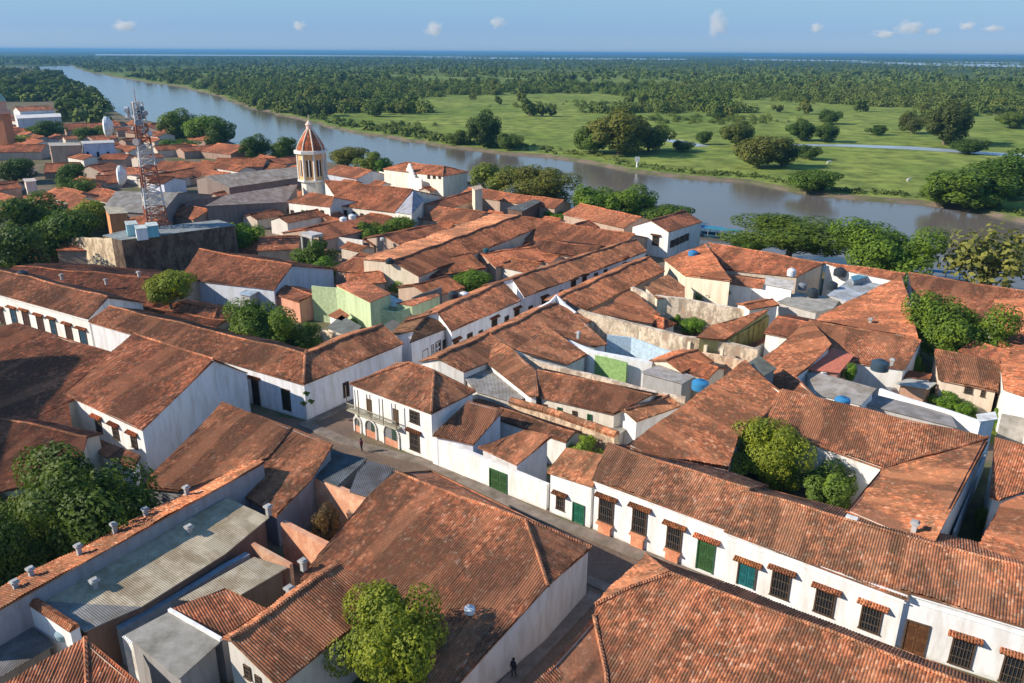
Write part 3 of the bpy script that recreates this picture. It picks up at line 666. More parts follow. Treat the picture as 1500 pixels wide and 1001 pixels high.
# slate lean-tos and brick ruin
o = H('dark slate lean-to roof next to the rust roof, left of the pair', 'lean-to', 'lean_to', roofmat='sheet', wcol=(.3, .3, .3)); o.slab(4.8, (486, 660), (538, 672), (494, 712), (464, 700), mat='sheet', col=SLATE).build()
o = H('dark slate lean-to roof touching the large foreground house, right of the pair', 'lean-to', 'lean_to', roofmat='sheet', wcol=(.3, .3, .3)); o.slab(4.9, (540, 675), (578, 686), (540, 728), (512, 720), (522, 694), mat='sheet', col=(.15, .16, .19)).build()
pwall('brick_wall', 'broken cream brick wall of the roofless ruin', [(457, 700, 4.6), (532, 733, 4.6)], .6, 'brick', (1.45, 1.25, 1.1))
pwall('brick_wall', 'low brick wall in front of the roofless ruin', [(411, 766, 4.0), (480, 801, 4.0)], .6, 'brick', (1.35, 1.1, .95))
vwall('brick_wall', 'dark side wall closing the left of the roofless ruin', (418, 790), (462, 742), 3.6, .3, 'brick', (.6, .5, .45))
pwall('brick_wall', 'thin brick wall beside the small corrugated roof', [(368, 797, 4.0), (424, 828, 4.0)], .35, 'brick', (1.1, 1, .9))
# ===== courtyard house on the right
ph = H('large courtyard house behind the white row, its roofs wrapping a leafy patio', tcol=(.98, .87, .82), wcol=(.75, .74, .72))
w1 = PL((918, 652), (1090, 534), 7.2, .16, (1064, 692)); w2 = PL((1145, 573), (1448, 640), 7.2, .20, (1175, 665)); w3 = PL((1448, 642), (1368, 792), 7.2, .16, (1240, 745))
K = w1.hit(1112, 622)
ph.faces.append(([W(918, 652, 7.2), W(1090, 534, 7.2), W(1145, 573, 7.2), K, w1.hit(1080, 645), w1.hit(1066, 690), w1.hit(940, 662)], None, None))
J = w2.hit(1292, 686)
ph.faces.append(([W(1145, 573, 7.2), W(1448, 641, 7.2), J, K], None, (1.0, .92, .86)))
ph.faces.append(([W(1448, 641, 7.2), W(1370, 793, 7.2), w3.hit(1336, 790), w3.hit(1240, 748), J], None, (1.08, .96, .88))); ph.build()
pw = vwall('patio_wall', 'white patio wall with a small blue window behind the courtyard trees', (1195, 700), (1265, 716), 3.2, .3); pw.op('window', 1243, 678, 692, 14, (.03, .12, .2))
vwall('metal_fence', 'blue-grey sheet screen in the dark side yard', (1392, 812), (1440, 690), 2.6, .2, 'paint', (.30, .36, .42))
o = H('house at the right edge with diagonal rust tiles beside the dark side yard', tcol=(1.08, .92, .85)); pl = PL((1456, 642), (1560, 668), 7.0, .2, (1470, 730)); o.f(pl, (1457, 642), (1560, 668), (1560, 712), (1500, 720), (1464, 733), (1450, 728)).build()
o = H('lower tiled house at the right edge below the pale ridge line', tcol=(1.0, .85, .8)); pl = PL((1560, 720), (1530, 850), 7.0, .14, (1430, 800)); o.f(pl, (1466, 738), (1500, 725), (1560, 715), (1560, 846), (1500, 828), (1430, 806)).build()
# ===== right middle
o = H('rust house with a crossing roof left of the coral slab', tcol=(1.02, .88, .82)); pl = PL((1187, 467), (1217, 505), 6.6, .2, (1120, 540)); o.f(pl, (1187, 467), (1218, 505), (1184, 539), (1166, 552), (1196, 581), (1146, 574), (1104, 536), (1140, 508)).build()
o = H('long rust roof with a black tank and a white box on it', tcol=(.98, .88, .84)); o.gable((1190, 470), (1349, 500), 6.8, (1222, 528), (1326, 541), .32).build()
o = H('flat coral painted slab between two rust roofs', 'terrace', 'terrace', roofmat='paint', wcol=(.6, .3, .22)); o.slab(5.2, (1184, 541), (1221, 509), (1251, 521), (1230, 546), mat='paint', col=(.66, .21, .13)).build()
o = H('grey corrugated roof edged by a white parapet', 'shed', 'shed', roofmat='sheet', wcol=WH); pl = PL((1178, 538), (1284, 568), 4.9, .12, (1240, 600)); o.f(pl, (1178, 540), (1284, 569), (1262, 593), (1198, 578), mat='sheet', col=(.42, .40, .38)).build()
vwall('parapet', 'white zigzag parapet left of the grey corrugated roof', (1165, 566), (1197, 596), 5.0, .6, 'plaster', WH)
o = H('long orange roof facing left behind the grey slab yard', tcol=(1.3, 1.05, .95)); pl = PL((1322, 400), (1337, 470), 7.0, .12, (1210, 470)); o.f(pl, (1204, 461), (1320, 404), (1332, 440), (1345, 495), (1285, 486), (1195, 470)).build()
o = H('dark rust riverside roof behind the mango tree', tcol=(.85, .75, .72)); o.gable((1330, 400), (1560, 437), 7.2, (1345, 462), (1560, 500), .28).build()
o = H('bright orange roof at the right edge beyond the mango tree', tcol=(1.35, 1.08, .96)); pl = PL((1500, 440), (1560, 560), 6.6, .1, (1440, 520)); o.f(pl, (1455, 430), (1560, 440), (1560, 620), (1500, 580), (1470, 570), (1462, 510)).build()
o = H('tumbledown house with a grey-brown roof and pale window openings near the garden', 'ruin', 'ruined_house', tcol=(.82, .78, .74), wcol=(.72, .6, .48)); o.gable((1368, 512), (1470, 530), 5.4, (1375, 556), (1462, 574), .2, bw=2).build()
o.wallplane(*o.E); o.op('window', 1420, 566, 577, 13, (.05, .03, .02)); o.op('window', 1441, 572, 582, 7, (.05, .05, .03))
o = H('small salmon roof with a pale gable behind the tumbledown house', tcol=(1.2, .95, .9), wcol=CR); o.rg((1422, 500), (1480, 518), 6.2, 2.6, .35).build()
o = H('orange roofed end house at the right edge above the garden', tcol=(1.3, 1.05, .95), wcol=WH); o.rg((1478, 540), (1560, 556), 5.8, 4.6, .22).build()
o = H('little rust porch roof beside the pale awning in the garden', 'porch', 'porch', tcol=(1.2, .95, .85)); o.slab(3.2, (1326, 542), (1366, 548), (1362, 556), (1326, 552), mat='tile_far', col=(1.2, .9, .8)).build()
o = H('pale corrugated awning over orange posts in the garden', 'awning', 'awning', roofmat='sheet', inset=.5, wcol=(.6, .35, .25)); o.slab(3.0, (1310, 562), (1330, 554), (1373, 561), (1360, 570), mat='sheet', col=(.6, .62, .6)).build()
o = H('flat grey slab roof along the bright white yard wall', 'terrace', 'terrace', roofmat='concrete', wcol=(.5, .5, .5)); o.slab(3.2, (1266, 592), (1282, 578), (1392, 606), (1402, 626), mat='concrete', col=(.33, .31, .30)).build()
pwall('yard_wall', 'long white-topped wall between the garden and the slab yard', [(1288, 570, 3.6), (1330, 585, 3.6), (1385, 601, 3.6), (1447, 622, 3.6)], .5, 'plaster', WH)
pwall('yard_wall', 'bright white inner yard wall behind the courtyard house ridge', [(1386, 607, 3.0), (1438, 621, 3.0)], .3, 'plaster', (.9, .9, .9))
o = H('small white water tower block with a blue side at the end of the yard', 'tower', 'tank_tower', roofmat='concrete', wcol=(.85, .86, .88)); o.slab(7.0, (1430, 607), (1458, 603), (1462, 614), (1434, 618), mat='concrete', col=(.85, .85, .85)).build()
vwall('yard_wall', 'grey concrete wall to the right of the white tank block', (1458, 645), (1500, 655), 3.6, .4, 'concrete', (.5, .47, .44))
# middle strip: ruined walls
f_ = H('rust roof of the side street, bounded by a dark gutter line', tcol=(1.0, .88, .82), wcol=(.25, .22, .2), group=g_up); f_.gable((819, 436), (951, 376), 6.8, (860, 454), (974, 397), .32, bw=3).build()
o = H('rust roof sloping to a small tiled kiosk inside the ruined yard', tcol=(1.0, .85, .8), wcol=CR); pl = PL((867, 459), (924, 425), 5.6, .2, (960, 470)); o.f(pl, (866, 459), (924, 425), (938, 436), (968, 462), (955, 474)).build()
o = H('tiny orange hipped kiosk roof in the ruined yard', 'kiosk', 'kiosk', tcol=(1.3, .95, .85)); o.rg((952, 462), (972, 468), 4.2, 1.7, .5, hip=.8).build()
o = H('weathered grey-brown roof beside the pale ruined wall', tcol=(.85, .85, .85), wcol=CR); pl = PL((944, 418), (978, 402), 6.2, .22, (1000, 440)); o.f(pl, (944, 419), (979, 402), (1003, 420), (1003, 437), (962, 437)).build()
pwall('ruined_wall', 'tall pale ruined wall above the small kiosk roof', [(924, 421, 6.2), (948, 431, 5.6), (1000, 438, 5.2), (1055, 448, 4.8), (1108, 458, 4.2)], .8, 'weathered', (1.25, 1.22, 1.18))
rw = pwall('ruined_wall', 'long ruined wall with grey stained panels and short columns', [(846, 455, 6.0), (920, 474, 5.4), (1000, 494, 5.2), (1060, 502, 5.0), (1110, 514, 4.6)], .9, 'weathered', (1.05, 1.02, .96))
for i in range(9):
    t = i/8; p = W(870+t*190, 462+t*44, 5.3-t*.3); p.z = 0; mb = MB(); mb.box(p-Vector((.25, .35, 0))+Vector((0, 0, 2.3)), DA*.45, DB*.45, Vector((0, 0, 4.6))); mb.build('column', 'plaster', rw.root, CR)
pwall('ruined_wall', 'pinkish end of the ruined wall beside the dark metal patch', [(1026, 517, 3.6), (1060, 522, 3.6), (1096, 531, 3.6)], .5, 'weathered', (1.15, 1.0, .9))
pwall('parapet', 'white gable coping curving over the peak of the side street roofs', [(788, 452, 6.3), (806, 443, 6.8), (815, 432, 7.5), (826, 446, 6.6), (842, 458, 5.9)], .4, 'plaster', WH)
o = H('orange shed roof in front of the olive wall', tcol=(1.2, 1.0, .92), wcol=(.4, .36, .16)); o.gable((1042, 477), (1127, 453), 6.3, (1020, 494), (1062, 499), .25, back=False).build()
pwall('painted_wall', 'olive green wall of the narrow dark yard', [(1066, 499, 5.0), (1127, 462, 5.2)], .3, 'weathered', (.55, .55, .25))
o = H('low rust roof over the narrow dark yard', 'lean-to', 'lean_to', tcol=(.8, .65, .6)); o.slab(3.4, (1092, 507), (1124, 492), (1130, 497), (1102, 510), mat='tile_far', col=(.8, .65, .6)).build()
o = H('small rust roof beside the ruined wall and the blue tarpaulin', tcol=(1.2, .95, .85), wcol=CR); o.rg((975, 528), (1022, 512), 5.0, 3.0, .3).build(); 
o = H('second small rust roof sloping toward the blue drum', tcol=(1.1, .88, .8), wcol=CR); o.rg((1010, 528), (1052, 540), 4.6, 2.6, .3).build()
o = H('grey corrugated lean-to beside the green patio wall', 'lean-to', 'lean_to', roofmat='sheet', wcol=(.4, .4, .4)); o.slab(3.9, (938, 545), (970, 532), (1018, 552), (1000, 562), mat='sheet', col=(.45, .44, .45)).build()
o = H('square dark metal patch roof at the peak of the courtyard house', 'lean-to', 'lean_to', roofmat='sheet', wcol=(.3, .3, .3)); o.slab(7.3, (1093, 533), (1112, 521), (1138, 540), (1120, 550), mat='sheet', col=(.18, .2, .19)).build()
# riverside right block
o = H('riverside house with a bright orange hipped roof and a blue tank', tcol=(1.28, 1.02, .92), wcol=(.6, .5, .4)); o.gable((1037, 356), (1206, 386), 7.0, (1062, 395), (1168, 405), .26).build()
o = H('orange roof slope beside the white gabled riverside house', tcol=(1.3, 1.02, .9), wcol=CR); pl = PL((1036, 356), (1060, 400), 6.6, .14, (975, 380)); o.f(pl, (972, 380), (1034, 357), (1058, 392), (1072, 412), (1002, 403)).build()
o = H('patchwork brick-red terrace roofs behind the white yard wall', tcol=(1.35, 1.12, 1.05), wcol=WH); o.rg((1062, 404), (1122, 412), 5.0, 3.4, .15).build()
vwall('yard_wall', 'long white wall with square openings below the patchwork roofs', (1000, 428), (1130, 462), 4.2, .4, 'plaster', (.85, .83, .8))
o = H('white framed rooftop balcony with a small white tank', 'balcony', 'rooftop_balcony', roofmat='concrete', wcol=WH); o.slab(6.2, (1122, 404), (1164, 412), (1162, 424), (1120, 416), col=(.7, .65, .6)).build()
o = H('grey slab yard roof under the black tanks', 'terrace', 'terrace', roofmat='concrete', wcol=(.5, .48, .45)); o.slab(4.6, (1138, 442), (1168, 428), (1232, 438), (1220, 452), (1196, 458), col=(.42, .40, .36)).build()
o = H('bluish patched sheet roofs beside the black tanks', 'shed', 'shed', roofmat='sheet', wcol=(.5, .5, .5)); o.slab(5.0, (1212, 432), (1246, 408), (1304, 416), (1240, 442), mat='sheet', col=(.48, .55, .64)).build()
o = H('bright blue sheet patch on the bluish roofs', 'canopy', 'canopy', roofmat='sheet', wcol=(.3, .35, .4)); o.slab(6.0, (1246, 405), (1268, 400), (1274, 404), (1250, 412), mat='sheet', col=(.13, .36, .55)).build()
o = H('thin orange riverside roof above the black tanks', tcol=(1.3, 1.02, .92)); o.gable((1206, 384), (1326, 402), 7.0, (1240, 396), (1318, 412), .3).build()
o = H('rust roof in the gap between the olive wall and the grey slab', tcol=(1.1, .9, .85)); o.rg((1138, 464), (1190, 474), 6.4, 5.5, .2).build()
o = H('small orange roof strip behind the pale ruined wall', tcol=(1.3, 1.0, .9)); o.rg((1088, 446), (1132, 440), 5.4, 1.8, .2).build()
# white gabled riverside house
rv = H('white gabled riverside house standing at the end of the side street', tcol=(1.25, 1.0, .92), wcol=(.9, .89, .86), inset=.15)
g0, g1 = W(953, 323, 8.4), W(1003, 309, 8.4); eR = W(978, 342, 6.4); dd = (g1-g0); dd.z = 0; dd.normalize(); nn = Vector((dd.y, -dd.x, 0)); 
if nn.y > 0: nn = -nn
rv.faces += [([g0, g1, g1+nn*5-Vector((0, 0, 2.0)), g0+nn*5-Vector((0, 0, 2.0))], None, None), ([g1, g0, g0-nn*5-Vector((0, 0, 2.0)), g1-nn*5-Vector((0, 0, 2.0))], None, None)]; rv.build()
rv.wallplane(g0+nn*5, g0-nn*5); rv.op('window', 961, 346, 360, 10, (.35, .33, .3), hood=HD)
rv.wallplane(g0+nn*5, g1+nn*5)
for cx in (985, 992, 999, 1006): rv.op('window', cx, 352-(cx-985)*.45, 362-(cx-985)*.45, 6, (.03, .05, .05), name='gallery_opening')
# ===== left middle
def R(label, a, b, z=7, hw=5, sl=.38, tcol=RUST, wcol=(.50, .38, .30), hip=0, dz=1.0, kw=1.25, **k): h = H(label, tcol=tcol, wcol=wcol, **k); h.rg(a, b, z-dz, hw*kw, sl*.9, hip); return h.build()
R('wide stained rust roof behind the L-shaped corner house', (20, 390), (275, 412), 6.6, 9, .2, (.88, .72, .66))
R('lower rust roof strip between the wide stained roof and the long rust ridge', (150, 440), (330, 470), 5.0, 6, .2, (.8, .66, .6))
o = H('brown roof with a pale sheet patch and a white side edge', tcol=(1.0, .85, .78), wcol=(.6, .64, .72)); o.gable((292, 366), (428, 389), 7.4, (262, 408), (402, 424), .26).build()
R('small rust hipped roof left of the big garden tree', (262, 443), (318, 452), 5.6, 4, .3, (.95, .8, .72), hip=.6)
o = H('pale blue sheet canopy beside the brown roof', 'canopy', 'canopy', roofmat='sheet', wcol=(.4, .4, .42)); o.slab(4.4, (349, 430), (368, 421), (384, 424), (366, 434), mat='sheet', col=(.45, .58, .75)).build()
o = H('orange-pink unfinished shed with a patched tile roof', 'shed', 'shed', tcol=(1.2, 1.0, .95), wcol=(.75, .38, .26)); o.rg((418, 420), (458, 432), 4.6, 3, .2).build()
gh = H('pale green walled house with two orange tile roofs', tcol=(1.4, 1.12, 1.0), wcol=(.52, .62, .38), inset=.1)
gh.slab(7.0, (492, 418), (530, 408), (573, 430), (542, 443), mat='tile', col=(1.45, 1.12, .98))
gh.slab(5.6, (580, 444), (640, 430), (645, 433), (604, 448), mat='tile', col=(1.45, 1.12, .98)); gh.build()
pwall('green_wall', 'long pale green wall with a sloping top, facing the ruined corner', [(456, 419, 6.4), (492, 422, 6.6), (541, 445, 6.2)], .3, 'paint', (.52, .64, .38))
pwall('green_wall', 'lower pale green wall below the white slab', [(541, 452, 5.2), (580, 457, 4.6), (604, 450, 5.2)], .3, 'paint', (.52, .64, .38))
vwall('block_wall', 'dark grey block wall on the right of the green house', (606, 478), (648, 462), 5.2, .3, 'concrete', (.2, .19, .2))
o = H('white slab between the two orange roofs of the green house', 'terrace', 'terrace', roofmat='concrete', wcol=(.5, .55, .4)); o.slab(5.0, (545, 445), (572, 432), (590, 440), (580, 449), col=(.7, .7, .68)).build()
o = H('grey mossy concrete roof beside the big garden tree', 'shed', 'shed', roofmat='concrete', wcol=(.75, .66, .56)); o.slab(4.0, (478, 480), (500, 462), (530, 478), (512, 494), col=(.22, .23, .21)).build()
vwall('yard_wall', 'pale lichen-stained wall behind the corner roof', (470, 512), (512, 524), 3.4, .4, 'weathered', (1.1, 1.05, 1.0))
o = H('dark grey rubble roofs behind the corner roof', 'shed', 'shed', roofmat='concrete', wcol=(.3, .28, .26)); o.slab(4.2, (560, 478), (575, 468), (608, 482), (596, 498), col=(.17, .165, .15)).build()
o = H('rust roof strip beneath the green house', 'lean-to', 'lean_to', tcol=(1.0, .8, .7)); o.slab(4.0, (480, 462), (498, 452), (512, 462), (500, 470), mat='tile', col=(.95, .75, .65)).build()
sl = H('long gabled house with a left slope tinted salmon to look sunlit', tcol=(1.0, .84, .77), wcol=CR)
a_, b_ = W(575, 383, 7), W(762, 315, 7); dd = (b_-a_).normalized(); nn = Vector((dd.y, -dd.x, 0)); nn = nn if nn.y < 0 else -nn
sl.faces += [([a_, b_, b_+nn*6-Vector((0, 0, 2.2)), a_+nn*6-Vector((0, 0, 2.2))], None, None), ([b_, a_, a_-nn*7.5-Vector((0, 0, .35)), b_-nn*7.5-Vector((0, 0, .35))], None, (1.6, 1.45, 1.35))]; sl.build()  # left slope gets a paler tint, sunlight put into its colour
R('pale hipped end roof with a white fringe at the foot of the salmon slope', (520, 378), (565, 382), 6.0, 4.5, .25, (1.3, 1.1, 1.0), hip=.5)
R('orange roof between the hipped end and the green house', (505, 402), (560, 398), 5.4, 3.5, .25, (1.25, 1.0, .9))
R('dark rust roof lying beyond the banana plants', (600, 385), (690, 372), 6.4, 5, .3, (.85, .7, .64))
R('rust roof between the banana plants and the round yard tree', (605, 418), (655, 405), 5.0, 4, .3, (.95, .78, .7))
R('salmon roof in the yard behind the side street row', (705, 372), (785, 362), 5.6, 5, .25, (1.15, .9, .82))
vwall('yard_wall', 'crumbling pale wall behind the side street row', (702, 392), (760, 404), 3.6, .4, 'weathered', (1.15, 1.0, .9))
R('broad dark brown roof before the riverside trees', (766, 318), (930, 344), 7.0, 8, .3, (.85, .7, .64))
R('rust roof rising behind the broad dark brown roof', (849, 299), (940, 318), 7.2, 5, .36, (1.1, .9, .82))
R('low brown roof beside the crumbling wall', (790, 352), (880, 362), 6.0, 5, .2, (.85, .74, .7))
R('long thin orange riverside roof before the spreading trees', (686, 275), (826, 294), 6.6, 3.5, .4, (1.25, .95, .84))
o = H('slate grey shed roof in the yard near the riverside', 'shed', 'shed', roofmat='sheet', wcol=(.16, .1, .08)); o.slab(5.2, (742, 305), (783, 292), (793, 295), (765, 310), mat='sheet', col=(.16, .18, .19)).build()
R('rust roof above the salmon slope near the slate shed', (640, 303), (712, 311), 6.8, 6, .3, (1.02, .84, .76))
R('rust roof left of the square cream chimney tower', (628, 298), (690, 280), 6.4, 4, .3, (1.1, .88, .8))
o = H('square cream tower with a dark opening', 'tower', 'small_tower', roofmat='concrete', wcol=CR); o.slab(8.5, (690, 274), (704, 271), (708, 276), (695, 279), col=(.6, .45, .35)).build()
R('dark rust roof in front of the round-topped yard trees', (442, 336), (540, 314), 6.0, 6, .25, (1.05, .82, .74))
R('rust roof beneath the dark yard, left of the water stand', (380, 348), (440, 346), 5.6, 6, .2, (1.0, .8, .72))
R('rust roof behind the long salmon gabled house', (560, 345), (640, 328), 6.0, 5, .25, (1.0, .8, .72))
vwall('yard_wall', 'long white yard wall above the water stand', (416, 356), (532, 372), 3.2, .4, 'plaster', (.8, .76, .7))
# villa-like houses near the church tower
lg = H('long dark rust roofed house with a bluish end roof', tcol=(.95, .74, .66), wcol=(.82, .78, .68)); lg.gable((474, 264), (605, 278), 9.0, (500, 302), (578, 311), .3); a_, b_ = lg.faces[0][0][1], lg.faces[0][0][2]
lg.faces.append(([a_, W(622, 292, 6.3), W(603, 315, 6.3), b_], 'sheet', (.42, .45, .55))); lg.build(); lg.wallplane(*lg.E)
for i, cx in enumerate((506, 518, 530, 542, 554)): lg.op('window', cx, 308+i*2.4, 316+i*2.4, 5, (.05, .05, .06))
lo = H('white porticoed house with green shutters below the long dark roof', tcol=(1.0, .8, .72), wcol=(.85, .82, .78)); lo.gable((453, 283), (490, 289), 7.6, (420, 296), (484, 303), .3); lo.build(); lo.wallplane(*lo.E)
for cx in (428, 444, 451, 460, 472): lo.op('window' if cx in (428, 472) else 'door_green', cx, 308, 319, 5, (.03, .1, .07))
R('rust roof right of the church tower', (496, 242), (545, 250), 7.2, 5.5, .35, (1.15, .92, .84), wcol=(.55, .58, .66))
vi = H('cream riverside villa with an orange hipped roof', tcol=(1.3, 1.0, .88), wcol=(.88, .84, .74)); vi.rg((596, 238), (650, 244), 9.5, 6.5, .3, hip=.8); vi.build(); vi.wallplane(*vi.E)
for cx in (628, 636, 644): vi.op('window', cx, 256, 262, 4, (.05, .08, .1))
R('low cream wing of the villa with an orange roof edge', (612, 262), (670, 266), 5.5, 3.5, .2, (1.3, 1.0, .9), wcol=(.9, .86, .76))
vg = vwall('curved_gable', 'cream scrolled gable front of the riverside villa', (585, 282), (618, 290), 6.0, .5, 'plaster', (.9, .87, .8))
mb = MB(); A, d, n = vg.wp; E0, E1 = vg.E; c = (E0+E1)/2
for k, (w_, z_) in enumerate(((3.6, 6.4), (2.9, 7.3), (2.3, 8.2), (1.5, 9.1), (.8, 9.8))): mb.box(Vector((c.x, c.y, z_))-n*.25, d*w_*1.6, n*.5, Vector((0, 0, .95)))
mb.build('crest', 'plaster', vg.root, (.92, .89, .82))
vwall('yard_wall', 'cream low front wall left of the villa gable', (556, 272), (588, 280), 5.0, .4, 'plaster', (.88, .83, .72))
# big grey halls
o = H('long grey sheet-roofed hall stretching left of the church tower', 'hall', 'hall', roofmat='sheet', wcol=(.25, .2, .18)); o.gable((300, 258), (440, 244), 8.5, (335, 275), (446, 259), .2, mat='sheet', col=(.40, .36, .33)).build()
o = H('second grey-brown hall in front of the long hall', 'hall', 'hall', roofmat='sheet', wcol=(.24, .2, .19)); o.gable((330, 286), (436, 270), 7.5, (300, 302), (420, 296), .2, mat='sheet', col=(.36, .30, .28)).build()
o = H('grey low-pitched warehouse roof just left of the mast', 'hall', 'hall', roofmat='sheet', wcol=(.3, .27, .25)); o.gable((170, 280), (262, 282), 8.5, (148, 308), (236, 314), .2, mat='sheet', col=(.35, .34, .33)).build()
o = H('pale sunlit end roof of the warehouse beside the mast', 'hall', 'hall', roofmat='sheet', wcol=(.3, .25, .22)); o.slab(6.5, (228, 292), (262, 281), (276, 284), (244, 300), mat='sheet', col=(.62, .56, .46)).build()
R('small white house with a dark roof behind the mast', (232, 258), (256, 260), 6.5, 4, .3, (.35, .3, .3), wcol=(.8, .82, .9))
bk = H('large dark brick block below the mast with a flat roof', 'block', 'brick_block', roofmat='concrete', wcol=(.24, .21, .20), wall='weathered', inset=.05); bk.slab(8.0, (150, 345), (178, 352), (345, 330), (320, 322), (180, 338), col=(.3, .33, .34)).build()
vwall('block_wall', 'sunlit cream front wall of the dark brick block', (86, 384), (180, 404), 5.6, .4, 'weathered', (1.2, 1.15, 1.0), zb=8.0)
R('rust roof behind the sunlit cream wall', (96, 352), (146, 352), 6.2, 4, .25, (1.1, .85, .78))
cb = H('small building with orange and yellow walls beside the mast', 'building', 'painted_building', roofmat='concrete', wcol=(.75, .33, .15)); cb.slab(8.5, (152, 302), (180, 304), (188, 312), (158, 314), col=(.5, .45, .35)).build()
for i, (x, y) in enumerate(((192, 332), (206, 338), (222, 334))):
    m3 = H(('left', 'middle', 'right')[i]+' pale blue equipment cabin at the foot of the mast', 'cabin', 'equipment_cabin', roofmat='concrete', wcol=((.35, .6, .7), (.75, .82, .85), (.2, .5, .6))[i], inset=.1)
    m3.slab(10.5, (x-10, y-8), (x+7, y-9), (x+10, y-4), (x-8, y-2), col=(.6, .68, .68)); m3.zb = 8.05; m3.build()
# left distant town : label, ridge a, ridge b, z, hw, tint
far = [
 ('long rust roof at the left edge above the round yard trees', (-20, 213), (68, 212), 8, 6, (1.05, .8, .72)),
 ('dark rust roof under the domed church at the left edge', (-20, 189), (54, 188), 8, 6, (.85, .62, .56)),
 ('long orange roof behind the yard trees left of the mast', (92, 182), (174, 179), 8, 7, (1.15, .85, .76)),
 ('orange roof tipped toward the mast behind the blue-white front', (128, 200), (165, 197), 7, 4, (1.2, .9, .8)),
 ('orange roof with a white gable edge left of the lower dish', (128, 243), (165, 238), 7, 6, (1.25, .95, .85)),
 ('rust roof between the yard trees and the white gable edge', (66, 240), (118, 238), 7, 6, (1.05, .8, .72)),
 ('rust roof at the left edge behind the small white shed', (-20, 268), (28, 266), 6, 6, (1.1, .85, .76)),
 ('orange roof sunk among the yard trees at far left', (34, 287), (78, 284), 6, 6, (1.2, .9, .8)),
 ('rust roof behind the painted building', (105, 272), (148, 270), 6, 5, (1.1, .82, .74)),
 ('rust roof above the warehouse on the left', (140, 258), (178, 256), 6, 5, (1.0, .75, .68)),
 ('bright orange roof right of the mast by the river trees', (247, 186), (268, 189), 8, 7, (1.35, 1.0, .88)),
 ('orange roof just right of the mast top', (212, 184), (236, 180), 8, 5, (1.25, .95, .84)),
 ('orange roof among the river trees right of the mast', (288, 197), (315, 199), 7, 5, (1.25, .93, .82)),
 ('brightest orange roof left of the round river trees', (318, 210), (362, 214), 8, 7, (1.4, 1.05, .92)),
 ('long low orange roof in the middle of the town right of the mast', (262, 216), (322, 212), 7, 4, (1.25, .92, .82)),
 ('thin rust roof right behind the mast', (225, 214), (280, 211), 7, 4, (.95, .7, .62)),
 ('wide brown roof before the long grey hall', (236, 236), (325, 240), 7, 6, (1.0, .76, .66)),
 ('brown roof stained dark between the halls and the orange roofs', (318, 232), (392, 232), 8, 6, (.95, .74, .62)),
 ('orange roof left of the church tower', (394, 233), (440, 229), 7, 4.5, (1.2, .9, .8)),
 ('orange gable beside the dark roof behind the mast', (256, 250), (285, 246), 7, 6, (1.25, .92, .8)),
 ('thin pale-edged orange roof near the river right of the bright roofs', (405, 222), (438, 218), 6, 3, (1.3, 1.0, .9)),
 ('rust roof at the left edge under the dark garden trees', (20, 358), (72, 372), 5, 5, (.85, .66, .6)),
 ('rust roof in the yard below the halls', (350, 352), (400, 354), 5, 5, (1.0, .8, .72)),
 ('rust roof under the two dishes left of the mast', (150, 226), (190, 226), 7, 4, (.95, .7, .62)),
 ('small orange roof between the blue-white front and the yard trees', (92, 200), (112, 199), 8, 3, (1.3, 1.0, .9)),
 ('rust roof before the cream villa', (655, 262), (690, 268), 5.5, 4, (1.1, .85, .76)),
 ('rust roof left of the dark garden wall and the mast block', (260, 345), (330, 340), 5, 5, (.8, .6, .55)),
]
for lab, a, b, z, hw, tc in far: R(lab, a, b, z, hw, .3, tc, wcol=random.choice(((.42, .30, .24), (.62, .54, .46), (.40, .28, .22), (.5, .42, .36))), dz=2.4, kw=1.35)
bw_ = H('long blue-white front with three dark arches left of the mast', 'building', 'arcaded_building', roofmat='concrete', wcol=(.62, .68, .82)); bw_.slab(8.5, (118, 207), (166, 205), (168, 209), (120, 211), col=(.6, .6, .6)).build()
bw_.wallplane(W(120, 211, 8.5), W(168, 209, 8.5))
for cx in (128, 143, 158): bw_.op('arch', cx, 222, 230, 5, (.03, .06, .07), name='arch')
o = H('beige walled building left of the blue-white front', 'building', 'beige_building', roofmat='concrete', wcol=(.5, .36, .27)); o.slab(8.0, (70, 209), (117, 209), (119, 213), (72, 214), col=(.5, .46, .4)).build()
o = H('small pinkish white shed among the yard trees', 'shed', 'shed', roofmat='concrete', wcol=(.8, .68, .6)); o.slab(6, (33, 262), (50, 261), (54, 265), (36, 267), col=(.7, .6, .55)).build()
# domed church at far left
ch = empty('church', W(10, 220, 0), 'red and white church with a small green dome at the left edge', 'church')
c = W(8, 215, 0); mb = MB(); mb.lathe(c, [(5, 0), (5, 15.5)], 4, 0, .8); mb.build('tower', 'plaster', ch, (.62, .25, .13))
mb = MB(); mb.lathe(c, [(5.3, 15.5), (5.3, 17), (4, 17), (4, 20.5), (4.4, 20.7), (4.4, 21.3)], 8); mb.build('belfry', 'plaster', ch, (.80, .45, .33))
mb = MB(); mb.lathe(c, [(4.2, 21.3), (3.8, 23), (2.4, 24.6), (.3, 25.4)], 12); mb.build('dome', 'plaster', ch, (.35, .5, .42))
nv = H('pale pink church nave beside the domed tower', 'church nave', 'church_nave', tcol=(1.3, 1.1, 1.05), wcol=(.75, .72, .7)); nv.rg((22, 157), (74, 155), 13, 6, .35).build()
o = H('white church aisle with grey arches below the pink nave', 'church aisle', 'church_aisle', roofmat='concrete', wcol=(.72, .74, .76)); o.slab(9, (22, 168), (88, 166), (90, 171), (24, 174), col=(.75, .75, .75)).build()
